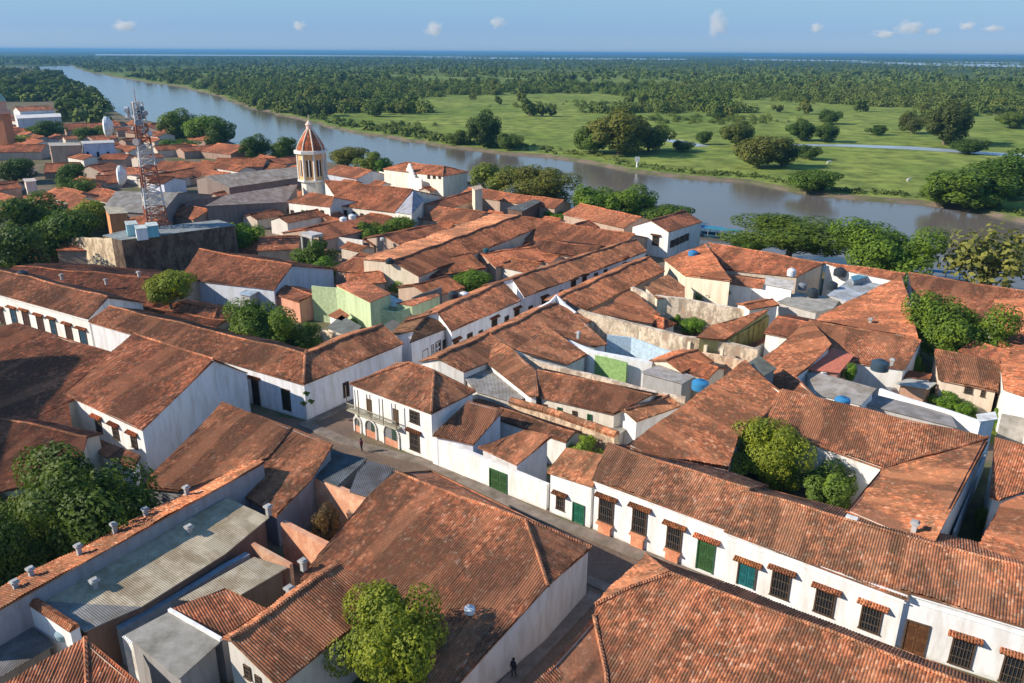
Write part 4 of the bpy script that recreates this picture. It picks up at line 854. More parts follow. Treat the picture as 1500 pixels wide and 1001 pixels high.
# church tower with red dome
tw = empty('church_tower', W(462, 305, 0), 'octagonal yellow and white church tower with a red ribbed dome', 'church tower')
c = W(462, 305, 0); sc1 = (c-CAM).length/FPX; r_ = 21*sc1
def zpx(y, base):      # height above ground whose projection is y at ground point base
    lo, hi = 0, 60
    for _ in range(40):
        m = (lo+hi)/2; v = Vector((base.x, base.y, m))-CAM; yy = 500.5-FPX*v.dot(cU)/v.dot(cF)
        if yy > y: lo = m
        else: hi = m
    return m
z1, z2, z3, z4, z5 = zpx(262, c), zpx(224, c), zpx(190, c), zpx(183, c), zpx(176, c)
mb = MB(); mb.lathe(c, [(r_*.78, 0), (r_*.78, z1-.5)], 8, 0, .39); mb.build('tower_base', 'plaster', tw, (.8, .76, .68))
mb = MB(); mb.lathe(c, [(r_*.9, z1-.5), (r_*.9, z2)], 8, 0, .39); mb.build('belfry', 'plaster', tw, (.85, .50, .22))
for nm, zz, hh, rr in (('cornice', z2, .9, 1.1), ('cornice', z1-.5, .5, 1.0)): mb = MB(); mb.lathe(c, [(r_*.85, zz-.2), (r_*rr, zz), (r_*rr, zz+hh), (r_*.7, zz+hh)], 8, 0, .39); mb.build(nm, 'plaster', tw, (.88, .84, .76))
for i in range(8):
    t = .39+math.pi/8+i*math.pi/4; dr = Vector((math.cos(t), math.sin(t), 0)); tt = Vector((-dr.y, dr.x, 0)); Z = Vector((0, 0, 1)); ap = r_*.9*math.cos(math.pi/8)
    mb = MB(); p = c+dr*ap; hh = z2-z1
    mb.box(Vector((p.x, p.y, z1+hh*.45)), dr*.1, tt*r_*.32, Z*hh*.62); f_ = mb.build('belfry_opening', 'wood', tw, (.10, .05, .03))
    mb = MB(); mb.box(Vector((p.x, p.y, z1+hh*.45)), dr*.3, tt*.28, Z*hh*.66); mb.build('mullion', 'plaster', f_, (.88, .84, .76))
    t2 = t+math.pi/8; q = c+Vector((math.cos(t2), math.sin(t2), 0))*r_*.9; mb = MB(); mb.tube(Vector((q.x, q.y, z1)), Vector((q.x, q.y, z2)), .32, None, 8); mb.build('pilaster', 'plaster', tw, (.88, .84, .76))
hd = z3-z2-.9; zb_ = z2+.9; prof = [(r_*.88, zb_), (r_*.82, zb_+hd*.2), (r_*.66, zb_+hd*.45), (r_*.44, zb_+hd*.72), (r_*.24, zb_+hd*.95), (r_*.18, zb_+hd)]
mb = MB(); mb.lathe(c, prof, 16, 0, .39); mb.build('dome', 'tile_far', tw, (1.6, 1.0, .82))
mb = MB()
for i in range(8):
    t = .39+i*math.pi/4; dr = Vector((math.cos(t), math.sin(t), 0)); P = [Vector((c.x, c.y, z))+dr*(r*1.02) for r, z in prof]
    for a, b in zip(P, P[1:]): mb.tube(a, b, .22, None, 6)
mb.build('dome_rib', 'plaster', tw, (.85, .70, .55))
mb = MB(); mb.lathe(c, [(r_*.2, z3), (r_*.2, z4), (r_*.26, z4), (r_*.1, z4+.9), (.12, z4+1.3), (.1, z5+1.5)], 8); mb.build('lantern', 'plaster', tw, (.85, .6, .5))
# ===== lattice mast
mbse = W(226, 332, 8); mbse.z = 0; mz0 = 8.0
mast = empty('lattice_mast', mbse, 'tall red and white lattice telecom mast carrying two white dishes', 'telecom mast')
topz = zpx(150, mbse); Z = Vector((0, 0, 1)); segs = 18
def leg(k, z): 
    f_ = 3.0 + (1.2-3.0)*min(1, (z-mz0)/(topz-mz0)); t = .5+k*2*math.pi/3; return Vector((mbse.x+f_*math.cos(t), mbse.y+f_*math.sin(t), z))
cur = None
for i in range(segs):
    za, zb2 = mz0+(topz-mz0)*i/segs, mz0+(topz-mz0)*(i+1)/segs; 
    if i % 3 == 0: cur = MB()
    m = cur
    for k in range(3):
        k2 = (k+1) % 3
        m.tube(leg(k, za), leg(k, zb2), .2, None, 5); m.tube(leg(k, za), leg(k2, zb2), .1, None, 4); m.tube(leg(k2, za), leg(k, zb2), .1, None, 4); m.tube(leg(k, zb2), leg(k2, zb2), .1, None, 4)
    if i % 3 == 2: rd = (i//3) % 2 == 0; cur.build('red_lattice' if rd else 'white_lattice', 'paint', mast, (.42, .15, .09) if rd else (.75, .72, .7))
mb = MB(); mb.tube(Vector((mbse.x, mbse.y, topz)), Vector((mbse.x, mbse.y, topz+3)), .1, .04, 5); mb.build('lightning_rod', 'paint', mast, (.5, .25, .2))
mb = MB(); mb.tube(Vector((mbse.x-.4, mbse.y-.4, mz0)), Vector((mbse.x-.4, mbse.y-.4, topz)), .25, .2, 6); mb.build('cable_ladder', 'paint', mast, (.55, .5, .48))
for (px, py, r, lb) in ((181, 186, 2.1, 'upper white dish'), (189, 257, 2.1, 'lower white dish')):
    z = zpx(py, mbse); dpt = (mbse-CAM).dot(cF); p = Vector((mbse.x+(px-224)*dpt/FPX, mbse.y-.3, z))
    ax = Vector((-.9, -.35, .03)).normalized(); x = ax.orthogonal().normalized(); y = ax.cross(x); mb = MB(); prof2 = [(.02, -.7), (.5, -.62), (.85, -.3), (1, 0), (1.0, .3), (.6, .5), (.02, .55)]
    ring = [[p+ax*(h*r*.8)+(x*math.cos(t)+y*math.sin(t))*rr*r for t in [2*math.pi*j/20 for j in range(20)]] for rr, h in prof2]
    for a, b in zip(ring, ring[1:]):
        for j in range(20): q = (j+1) % 20; mb.face([a[j], a[q], b[q], b[j]])
    d_o = mb.build('dish', 'paint', mast, (.78, .82, .85), smooth=True); d_o['label'] = lb
    mb = MB(); mb.tube(p, leg(0, z), .12, None, 6); mb.tube(p-Z*.8, leg(1, z-1.5), .08, None, 5); mb.build('dish_bracket', 'paint', d_o, (.4, .4, .42))
for (px, py, col) in ((184, 166, (.35, .36, .4)), (216, 165, (.2, .28, .33)), (191, 160, (.6, .5, .5)), (206, 158, (.55, .5, .5)), (212, 186, (.8, .84, .88)), (207, 172, (.45, .2, .15))):
    z = zpx(py, mbse); dpt = (mbse-CAM).dot(cF); p = Vector((mbse.x+(px-224+22)*dpt/FPX*.45, mbse.y, z)); q = Vector((p.x, p.y, z))
    if px in (184, 216): p = q = Vector((mbse.x+(px-203)*dpt/FPX*.6, mbse.y-.2, z))
    mb = MB(); mb.box(p, Vector((.55, 0, 0)), Vector((0, .25, 0)), Z*2.6); a_o = mb.build('panel_antenna', 'paint', mast, col)
    mb = MB(); mb.tube(Vector((q.x, q.y, z)), leg(0, z), .06, None, 4); mb.build('antenna_arm', 'paint', a_o, (.4, .38, .38))

for (dx, dy, zz, r) in ((-1.6, -.6, -1.5, .6), (1.5, -.4, -2.2, .55), (.6, -1.5, -4, .7), (-1.3, .5, -5.5, .55), (1.6, .2, -6.5, .6), (-.2, -1.5, -8, .8), (-2.0, .3, -3.2, .5)):
    p = Vector((mbse.x+dx, mbse.y+dy, topz+zz)); ax = Vector((dx, dy, 0)).normalized(); mb = MB(); mb.tube(p, p+ax*.7, r, r*.95, 14); mb.tube(p-ax*1.0, p, .08, .08, 5); mb.build('antenna_drum', 'paint', mast, random.choice(((.7, .72, .75), (.5, .45, .45), (.35, .38, .42))))
# ===== vegetation
def crown_mesh(name, n, lobes, leaf_s, flat=1.0, seed=0, shell=.55):
    """unit crown (radius ~1, height ~1 each way) of leaf-sized faces gathered in clumps"""
    r = np.random.default_rng(seed); cen = []; rad = []
    for i in range(lobes):
        v = r.normal(size=3); v /= np.linalg.norm(v); v[2] = v[2]*.8+.1
        k = r.uniform(.25, .86); cen.append(v*k); rad.append(r.uniform(.16, .40))
    cen = np.array(cen); rad = np.array(rad); wt = rad**2; wt /= wt.sum()
    li = r.choice(lobes, n, p=wt); d = r.normal(size=(n, 3)); d /= np.linalg.norm(d, axis=1)[:, None]
    rr = rad[li]*(1-shell*r.random(n)**1.6*.9)
    P = cen[li]+d*rr[:, None]; P[:, 2] *= flat
    out = P/np.maximum(.2, np.linalg.norm(P, axis=1))[:, None]
    nrm = d*.9+out*.4+r.normal(size=(n, 3))*.45+np.array([0, 0, .35]); nrm /= np.linalg.norm(nrm, axis=1)[:, None]
    t = np.cross(nrm, r.normal(size=(n, 3))); t /= np.linalg.norm(t, axis=1)[:, None]; b = np.cross(nrm, t)
    s = leaf_s*r.uniform(.6, 1.4, n)[:, None]; q = r.uniform(.5, .9, n)[:, None]
    V = np.stack([P-t*s, P-b*s*q*.6+nrm*s*.12, P+t*s, P+b*s*q], 1).reshape(-1, 3)
    me = bpy.data.meshes.new(name); me.vertices.add(len(V)); me.vertices.foreach_set('co', V.astype(np.float32).ravel())
    me.loops.add(4*n); me.loops.foreach_set('vertex_index', np.arange(4*n, dtype=np.int32)); me.polygons.add(n)
    me.polygons.foreach_set('loop_start', np.arange(0, 4*n, 4, dtype=np.int32)); me.update(calc_edges=True); me.validate()
    me.materials.append(M['leaf']); return me
def trunk_mesh(name, seed=0):
    rr = random.Random(seed); mb = MB(); p = Vector((0, 0, -1.0)); q = Vector((rr.uniform(-.06, .06), rr.uniform(-.06, .06), -.35)); mb.tube(p, q, .075, .055, 7)
    for i in range(6):
        t = i*1.05+rr.random(); e = q+Vector((math.cos(t)*.45, math.sin(t)*.45, rr.uniform(.25, .7))); m = (q+e)/2+Vector((0, 0, -.05)); mb.tube(q, m, .042, .028, 5); mb.tube(m, e, .028, .01, 5)
    me = bpy.data.meshes.new(name); me.from_pydata(mb.v, [], mb.f); me.uv_layers.new(name='UVMap'); me.materials.append(M['bark']); me.update(); return me
TR = [trunk_mesh('trunk', i) for i in range(3)]
CRN = {'near': [crown_mesh('crown', 27000, 44, .030, 1, 5+i, .34) for i in range(2)], 'mid': [crown_mesh('crown', 9000, 30, .046, 1, 20+i, .38) for i in range(4)], 'far': [crown_mesh('crown', 1300, 16, .10, 1, 40+i, .4) for i in range(5)], 'thin': [crown_mesh('crown', 1700, 40, .07, 1, 60, .9)]}
GR = (.085, .14, .024)
def mk_tree(name, label, cat, base, wd, ht, lod, col=GR, cb=.12, group=None, rot=None, dp=None):
    """base point, crown width, total height, cb = crown bottom as a fraction of the height"""
    root = empty(name, base, label, cat, group)
    cr = bpy.data.objects.new('crown', random.choice(CRN[lod])); C.objects.link(cr); cr.parent = root
    ch = ht*(1-cb)/2; cr.location = (0, 0, ht-ch*1.08); cr.scale = (wd/1.9, (dp or wd)/1.9, ch*1.28); cr.rotation_euler = (0, 0, 0); cr.color = col+(1,)
    tk = bpy.data.objects.new('trunk', random.choice(TR)); C.objects.link(tk); tk.parent = root; tk.location = (0, 0, (ht-ch)); tk.scale = (wd*.42, wd*.42, (ht-ch)*1.0+.3); tk.color = (.22, .18, .14, 1)
    root.rotation_euler = (0, 0, random.uniform(0, 6.28) if rot is None else rot); return root
def T(label, cx, yb, wpx, yt, lod='mid', col=GR, cb=.12, name='tree', cat='tree', zb=0.0, group=None, dp=None):
    b = W(cx, yb, zb); dpt = (b-CAM).dot(cF); wd = wpx*dpt/FPX; z = zpx2(yt, b); h = max(1.2, z-zb)
    return mk_tree(name, label, cat, b, wd, h, lod, col, cb, group, dp=(wd if dp is None else wd*dp), rot=random.uniform(-.4, .4))
def zpx2(y, base):
    # account for crown top in the middle of the crown
    return zpx(y, base)
LG = (.16, .21, .03); DG = (.05, .095, .022); OL = (.12, .14, .035); BG = (.10, .20, .03)
T('huge mango tree filling the bottom left yard beside the orange-tiled wing', 118, 806, 262, 664, 'near', (.055, .10, .018), -.25, dp=.58)
for sx, sy, sl in ((60, 836, 'leafy undergrowth under the left of the mango tree'), (120, 818, 'leafy undergrowth under the mango tree beside the vents'), (185, 780, 'leafy undergrowth under the right of the mango tree')): T(sl, sx, sy, 95, sy-52, 'mid', (.05, .09, .018), 0, 'shrub', 'shrub')
T('dark tree cut by the left edge next to the huge mango tree', -5, 860, 110, 745, 'near', DG, -.2, dp=.7)
T('round bright green tree in the foreground yard', 574, 1022, 158, 872, 'near', LG, .08)
T('light green tree rising from the courtyard of the large courtyard house', 1120, 722, 112, 620, 'near', LG, .1)
T('low palm-like shrub group in the courtyard', 1210, 748, 92, 688, 'mid', (.10, .17, .035), .02, 'shrub', 'shrub')
T('small bright bush at the right end of the courtyard', 1272, 715, 30, 680, 'mid', BG, .02, 'shrub', 'shrub')
T('large spreading mango tree behind the tumbledown garden house', 1392, 545, 140, 432, 'near', (.095, .165, .025), .1)
T('left half of that mango canopy, lower and lighter', 1345, 520, 66, 450, 'mid', (.11, .18, .03), .1)
T('broad garden tree beside the long rust ridge', 392, 525, 112, 440, 'near', (.085, .15, .025), .04)
T('dark round bush right of the broad garden tree', 448, 526, 58, 472, 'mid', (.06, .12, .022), .02)
T('low shrubs left of the broad garden tree', 345, 505, 60, 480, 'mid', (.07, .12, .025), .02, 'shrub', 'shrub')
T('fluffy light tree standing among the stained rust roofs', 250, 452, 80, 394, 'mid', LG, .12, zb=4.2)
T('bright small tree in the patio of the corner house block', 852, 690, 62, 640, 'mid', (.15, .23, .035), .04)
T('little bush behind the bright patio tree', 834, 652, 26, 628, 'mid', LG, .02, 'shrub', 'shrub')
T('leafy dark tree around the concrete water stand', 462, 402, 66, 350, 'mid', (.07, .13, .022), .05)
T('light bush below the concrete water stand', 472, 420, 60, 382, 'mid', BG, .02)
T('dense round tree pair before the bluish roof end, right one', 584, 350, 56, 314, 'mid', (.09, .16, .025), .04)
T('dense round tree pair before the bluish roof end, left one', 545, 356, 52, 322, 'mid', (.09, .16, .025), .04)
T('clipped bright trees under the dark brick block, left one', 312, 368, 56, 322, 'mid', (.10, .19, .02), .04)
T('clipped bright trees under the dark brick block, right one', 360, 368, 58, 322, 'mid', (.10, .19, .02), .04)
T('banana plants beside the green house', 588, 428, 58, 395, 'mid', BG, .02, 'banana_plant', 'plant')
T('tiny bright bush right of the banana plants', 628, 410, 18, 394, 'mid', BG, .02, 'shrub', 'shrub')
T('round yard tree behind the orange side street roof', 688, 432, 66, 394, 'mid', (.09, .17, .025), .04)
T('olive tree beyond the long salmon slope', 728, 372, 56, 340, 'mid', OL, .05)
T('dark creeper bush on the ruined yard wall', 1036, 448, 62, 418, 'mid', (.07, .14, .022), .02, 'shrub', 'shrub')
T('small round bush by the kiosk roof', 990, 480, 18, 460, 'mid', BG, .1, 'shrub', 'shrub')
T('low spreading bush in the ruined yard', 1012, 490, 42, 464, 'mid', BG, .02, 'shrub', 'shrub')
T('tiny bush by the coral slab', 1243, 560, 22, 532, 'mid', BG, .02, 'shrub', 'shrub', zb=3)
T('bush at the foot of the pale green wall', 530, 488, 44, 464, 'mid', BG, .02, 'shrub', 'shrub')
T('patch of bushes behind the slate shed', 735, 308, 60, 285, 'mid', (.09, .16, .03), .02, 'shrub', 'shrub')
T('riverside bush right of the thin orange roof', 812, 326, 40, 308, 'mid', BG, .02, 'shrub', 'shrub')
for (cx, yb, w_, yt, lb) in ((1350, 580, 34, 556, 'garden bush under the pale awning'), (1385, 600, 44, 574, 'dark garden bush in the middle of the yard'), (1412, 612, 36, 592, 'garden bush below the pale window openings'), (1462, 625, 34, 600, 'garden bush beside the white tank block'), (1335, 560, 30, 520, 'climbing plant between the long rust roof and the tumbledown house'), (1492, 640, 30, 600, 'garden bush at the right edge'), (1440, 780, 30, 740, 'bush deep in the dark side yard'), (1305, 690, 0.1, 689, '')):
    if lb: T(lb, cx, yb, w_, yt, 'mid', random.choice((BG, (.08, .14, .03))), .02, 'shrub', 'shrub')
T('dry brown shrub inside the roofless brick ruin', 478, 792, 44, 745, 'mid', (.13, .09, .05), .02, 'shrub', 'shrub')
T('dusty grey-green shrub at the left edge above the mango tree', 20, 760, 70, 712, 'mid', (.13, .12, .07), .02, 'shrub', 'shrub')
# left dark gardens
for i, (cx, yb, w_, yt, c_, lb) in enumerate(((22, 410, 110, 322, DG, 'dark tree mass at the left edge above the white balconied row'), (100, 385, 100, 300, (.06, .115, .025), 'tall dark garden tree left of the sunlit cream wall'), (48, 345, 100, 288, (.075, .13, .028), 'garden tree with a lighter crown at the left'), (132, 345, 60, 288, LG, 'light tree beside the painted building'),
    (24, 268, 62, 228, DG, 'round dark yard tree at the left edge below the long rust roof'), (105, 268, 46, 236, (.06, .12, .025), 'round yard tree left of the white gable edge'), (108, 292, 56, 256, (.08, .14, .03), 'lighter yard tree below the round yard tree'),
    (70, 205, 60, 176, (.06, .12, .025), 'tree in front of the church aisle'), (140, 208, 60, 186, (.07, .13, .025), 'pair of yard trees behind the blue-white front'), (20, 212, 50, 196, LG, 'low bushes at the left edge between the rust roofs'),
    (262, 222, 60, 202, (.07, .14, .025), 'hedge-like trees before the bright orange roof right of the mast'))):
    T(lb, cx, yb, w_, yt, 'mid', c_, .04)
# riverside trees, town bank
for (cx, yb, w_, yt, c_, lod, cb, lb) in (
    (1152, 386, 178, 320, (.085, .14, .025), 'near', .3, 'wide flat-topped riverside tree behind the orange hipped roof'), (1292, 412, 148, 322, (.10, .18, .028), 'near', .05, 'tall bushy riverside tree in the middle of the right bank'),
    (1448, 432, 138, 334, (.16, .18, .06), 'thin', .05, 'sparse yellowish riverside tree at the right'), (1098, 370, 60, 342, (.06, .12, .022), 'mid', .05, 'low dark part of the bank trees beside the blue water craft'),
    (788, 302, 112, 244, OL, 'near', .05, 'big olive riverside tree right of the villa'), (726, 292, 74, 234, (.13, .18, .045), 'mid', .2, 'lighter riverside tree close to the villa'),
    (872, 322, 84, 268, (.10, .18, .028), 'mid', .04, 'bright riverside tree left of the gabled house'), (925, 322, 80, 276, (.11, .19, .03), 'mid', .04, 'bright riverside tree behind the gabled house'), (975, 332, 80, 298, (.07, .13, .025), 'mid', .04, 'darker tree right behind the gabled house'),
    (375, 235, 48, 200, (.05, .10, .02), 'mid', .04, 'dark round river tree, left of two before the tower'), (418, 235, 48, 200, (.07, .13, .025), 'mid', .04, 'round river tree nearest the church tower'), (510, 244, 62, 213, OL, 'mid', .04, 'olive river hedge tree right of the tower'), (545, 254, 50, 222, (.12, .17, .035), 'mid', .04, 'lighter hedge tree sloping toward the villa'), (562, 256, 30, 234, BG, 'mid', .04, 'small bright tree left of the villa'),
    (262, 205, 60, 163, (.09, .15, .025), 'mid', .04, 'olive crown, leftmost of the river grove right of the mast'), (298, 210, 66, 165, (.10, .18, .028), 'mid', .04, 'brightest crown of the river grove right of the mast'), (325, 214, 50, 176, (.05, .10, .02), 'mid', .04, 'darkest crown at the tip of the river grove')):
    T(lb, cx, yb, w_, yt, lod, c_, cb)
g_l = 'trees of the far left town bank'
for i in range(46):
    t = random.random(); x = random.uniform(-30, 158); yb = random.uniform(106, 178)
    lim = 62+ (yb-96)*1.55
    if x > lim-6: x = random.uniform(-30, max(0, lim-8))
    if yb > 150 and x < 95: yb = random.uniform(108, 152)
    hh = 26-(178-yb)*.22
    T('dark tree of the grove on the far left bank', x, yb, random.uniform(40, 60)*(yb-70)/100, yb-hh*random.uniform(.8, 1.1), 'far', random.choice((DG, (.06, .11, .025), (.08, .13, .03))), .04, group=g_l)
# far bank individual trees
FB = [(905, 226, 110, 165, OL, 'biggest tree of the far bank with an olive crown'), (950, 222, 70, 172, (.07, .11, .03), 'darker companion right of the biggest far bank tree'), (868, 224, 60, 182, (.08, .14, .03), 'left companion of the biggest far bank tree'),
 (708, 216, 60, 166, (.055, .10, .03), 'tall dark tree on the far bank point'), (745, 220, 40, 192, (.07, .12, .03), 'low tree right of the dark bank point'), (672, 212, 40, 190, (.08, .13, .03), 'bush left of the dark bank point'),
 (1110, 246, 82, 194, (.11, .13, .04), 'rounded brownish-green meadow tree near the river'), (1145, 244, 50, 206, (.05, .09, .025), 'dark right side companion of the rounded meadow tree'), (1078, 214, 60, 180, (.09, .12, .035), 'meadow tree behind the rounded one'),
 (1172, 206, 50, 178, DG, 'dark meadow tree, left of a joined pair'), (1208, 208, 44, 182, (.06, .11, .028), 'dark meadow tree, right of a joined pair'), (1215, 182, 34, 158, DG, 'upright dark tree behind the joined pair'),
 (1188, 280, 82, 246, (.075, .14, .025), 'low wide bush right on the river bank'), (1184, 234, 36, 210, DG, 'small dark meadow bush with a long shadow'), (1285, 198, 32, 183, DG, 'little round bush alone in the meadow'),
 (1382, 212, 84, 154, (.06, .085, .03), 'massive dark tree in the right meadow'), (1335, 196, 40, 160, (.07, .09, .03), 'brown-green tree left of the massive dark tree'), (1418, 226, 58, 202, DG, 'low dark tree by the meadow stream'),
 (1415, 302, 140, 246, (.085, .15, .027), 'wide bank tree at the right, front of the group'), (1470, 290, 100, 226, (.06, .12, .025), 'taller bank tree at the right edge'), (1380, 300, 70, 262, (.09, .16, .03), 'rounded left end of the right bank group'),
 (1030, 212, 26, 190, DG, 'small dark tree left of the meadow pair'), (1000, 222, 34, 204, (.07, .12, .03), 'low bush beside the white marker post'), (1052, 176, 24, 164, DG, 'small bush in the back meadow'), (1480, 188, 50, 166, (.09, .14, .03), 'bright bush at the right edge of the back meadow')]
for cx, yb, w_, yt, c_, lb in FB: T(lb, cx, yb, w_, yt, 'mid', c_, .04, zb=-1)
# ===== ground, water, land
def ground_mat():
    k = N('town_ground', .95, .1); pos = k.wpos(); a = k.noise(pos, .12, 6, .65); b = k.noise(pos, 1.6, 4, .6)
    c = k.mix(k.ramp(a, (.42, 0.), (.6, 1.)), (.21, .16, .12), (.10, .12, .045)); k.col(k.mix(k.ramp(b, (.4, 0.), (.7, .5)), c, (.12, .09, .07))); return k.m
def road_mat():
    k = N('street_paving', .9, .15); pos = k.wpos(); a = k.noise(pos, .25, 6, .7); b = k.noise(pos, 3, 4, .6)
    c = k.mix(k.ramp(a, (.4, 0.), (.65, 1.)), (.19, .13, .095), (.12, .09, .07)); k.col(k.mix(k.ramp(b, (.45, 0.), (.7, .35)), c, (.28, .22, .17))); k.bump(b, .3, .02); return k.m
def meadow_mat():
    k = N('meadow_grass', .95, .05); pos = k.wpos(); a = k.noise(pos, .012, 6, .62); b = k.noise(pos, .09, 5, .65); c3 = k.noise(pos, .6, 3, .6)
    c = k.mix(k.ramp(a, (.38, 0.), (.62, 1.)), (.16, .235, .042), (.29, .345, .078)); c = k.mix(k.ramp(b, (.40, 0.), (.62, .85)), c, (.075, .115, .028)); c = k.mix(k.ramp(c3, (.45, 0.), (.75, .35)), c, (.33, .30, .12))
    ln = k.n('ShaderNodeVectorMath', operation='LENGTH'); k.l(pos, ln.inputs[0]); far = k.n('ShaderNodeMapRange'); far.inputs[1].default_value = 900; far.inputs[2].default_value = 3200; k.l(ln.outputs['Value'], far.inputs[0])
    m2 = k.n('ShaderNodeMapping'); k.l(pos, m2.inputs[0]); m2.inputs['Scale'].default_value = (.0006, .0022, 1); pt_ = k.noise(m2.outputs[0], 1.0, 5, .6)
    k.col(k.mix(far.outputs[0], c, k.mix(k.ramp(pt_, (.5, 0.), (.62, .8)), (.035, .062, .025), (.11, .15, .05)))); k.bump(c3, .5, .2); return k.m
def water_mat(nm, col, rough, bs):
    k = N(nm, rough, .5); pos = k.wpos(); m = k.n('ShaderNodeMapping'); k.l(pos, m.inputs[0]); m.inputs['Scale'].default_value = (.35, 1.1, 1); a = k.noise(m.outputs[0], .8, 4, .6); b = k.noise(pos, .02, 3, .5)
    k.col(k.mix(b, col, tuple(c*1.4 for c in col))); k.b.inputs['IOR'].default_value = 1.33; k.bump(a, bs, .12); return k.m
M['ground'] = ground_mat(); M['road'] = road_mat(); M['meadow'] = meadow_mat(); M['river'] = water_mat('river_water', (.125, .108, .092), .09, .35); M['lagoon'] = water_mat('lagoon_water', (.30, .36, .40), .3, .2)
near_bank = [(-300, 101), (40, 99), (72, 104), (96, 117), (138, 134), (160, 158), (185, 172), (245, 182), (330, 205), (380, 224), (440, 232), (510, 242), (565, 262), (640, 285), (700, 300), (780, 318), (850, 332), (950, 345), (1030, 368), (1100, 384), (1220, 400), (1370, 424), (1520, 452), (1900, 540)]
mb = MB(); top = [W(x, y, 0) for x, y in near_bank]; bot = [W(x, y+2, -2.4) + Vector((0, 3, 0)) for x, y in near_bank]
base = [Vector((900, -60, 0)), Vector((-900, -60, 0))]
poly = top + base
mb2 = MB(); mb2.face(poly[::-1]); 
for i in range(len(top)-1): mb2.face([top[i], top[i+1], top[i+1]+Vector((2, 4, -2.6)), top[i]+Vector((2, 4, -2.6))])
struct(mb2.build('ground', 'ground'))
far_bank = [(1900, 400), (1600, 332), (1500, 320), (1440, 307), (1350, 293), (1250, 286), (1180, 279), (1100, 263), (1000, 256), (930, 248), (870, 236), (800, 226), (700, 217), (640, 210), (560, 197), (500, 187), (440, 172), (380, 160), (330, 142), (270, 127), (200, 117), (130, 105), (104, 95.5), (70, 96.5), (40, 97.5), (-300, 96)]
fb = [W(x, y, -1) for x, y in far_bank]
jit = []
for a, b in zip(fb, fb[1:]):
    m = max(1, min(14, int((b-a).length/14)))
    for i in range(m):
        p = a+(b-a)*i/m; s_ = min(5, .012*p.length); jit.append(p+Vector((random.uniform(-s_, s_), random.uniform(-s_, s_), 0)) if i else p)
jit.append(fb[-1]); mb = MB(); mb.face((jit+[Vector((-90000, 30000, -1)), Vector((-90000, 90000, -1)), Vector((90000, 90000, -1)), Vector((90000, 300, -1))])[::-1])
struct(mb.build('meadow', 'meadow')); mb = MB()
for a, b in zip(jit, jit[1:]): sl_ = Vector((-1, -4.5, -1.2)); mb.face([b, a, a+sl_, b+sl_])
struct(mb.build('river_bank', 'ground'))
mb = MB(); mb.face([Vector((-3000, -200, -2)), Vector((3000, -200, -2)), Vector((3000, 4000, -2)), Vector((-3000, 4000, -2))]); struct(mb.build('river', 'river'))
# lagoons far away and the meadow stream
def water_patch(pts, z=-.9, mat='lagoon', nm='lagoon'): m = MB(); m.face([W(x, y, z) for x, y in pts]); struct(m.build(nm, mat))
water_patch([(1150, 211), (1250, 212), (1340, 215), (1420, 221), (1500, 226), (1560, 231), (1560, 236), (1500, 231), (1420, 225), (1330, 219), (1240, 215), (1160, 214)], nm='stream')
water_patch([(960, 203), (1000, 206), (1040, 214), (1020, 215), (985, 209)], nm='stream')
for pts in ([(140, 79.6), (420, 80.6), (660, 82.6), (700, 83.6), (430, 82.3), (140, 81.3)], [(600, 84), (860, 85), (1010, 86.5), (1000, 88), (800, 87), (640, 85.8)], [(1080, 86.5), (1260, 88.6), (1300, 90), (1180, 89.8), (1090, 88.3)], [(1230, 90), (1400, 93), (1560, 96), (1560, 100), (1400, 97.2), (1300, 94.5)], [(1380, 90.2), (1560, 93), (1560, 94.3), (1400, 91.8)]): water_patch(pts)
# streets
def strip(name, pts, w0, w1, z, mat, h=0):
    """band along a polyline of world points, from w0 to w1 metres to the side"""
    mb = MB(); L = [[], []]
    for i, p in enumerate(pts):
        a = pts[max(0, i-1)]; b = pts[min(len(pts)-1, i+1)]; d = (b-a).normalized(); n = Vector((-d.y, d.x, 0)); L[0].append(Vector((p.x, p.y, z))+n*w0); L[1].append(Vector((p.x, p.y, z))+n*w1)
    for i in range(len(pts)-1):
        q = [L[0][i], L[0][i+1], L[1][i+1], L[1][i]]; mb.face(q)
        if h:
            for a, b in ((q[0], q[1]), (q[3], q[2])): mb.face([a, b, b-Vector((0, 0, h)), a-Vector((0, 0, h))])
    return struct(mb.build(name, mat, None, (.27, .225, .19)))
ms = [W(365, 606), W(448, 618), W(515, 647), W(632, 676), W(801, 756), W(868, 780), W(1100, 874), W(1400, 1006), W(1650, 1120)]
strip('street', ms, .3, -7.2, .004, 'road'); strip('pavement', ms[1:], .2, -1.3, .15, 'concrete', .15); strip('pavement', ms[2:], -6.3, -7.4, .15, 'concrete', .15)
ss = [W(925, 800), W(866, 868), W(735, 1001), W(560, 1180)]
strip('street', ss, 5.6, -.1, .008, 'road'); strip('pavement', ss[1:], 1.1, -.1, .152, 'concrete', .15); strip('pavement', ss[1:], 5.6, 4.6, .152, 'concrete', .15)
sb = [W(450, 620), W(592, 552), W(764, 482), W(950, 396), W(1010, 372)]
strip('street', sb, 0.4, -7.5, .006, 'road'); strip('pavement', sb[:-1], .3, -1.0, .148, 'concrete', .15)
# grass yards
def patch(nm, pts, col): m = MB(); m.face([W(x, y, .01) for x, y in pts]); o = m.build(nm, 'leaf', None, col); o['kind'] = 'structure'
patch('grass', [(1285, 590), (1330, 545), (1375, 575), (1460, 590), (1500, 620), (1500, 660), (1440, 648)], (.10, .15, .03)); patch('grass', [(1325, 560), (1345, 505), (1372, 520), (1372, 560)], (.10, .15, .03)); patch('grass', [(1380, 800), (1440, 690), (1465, 735), (1430, 810)], (.04, .06, .02))  # last patch holds the side yard's shade in its darker green
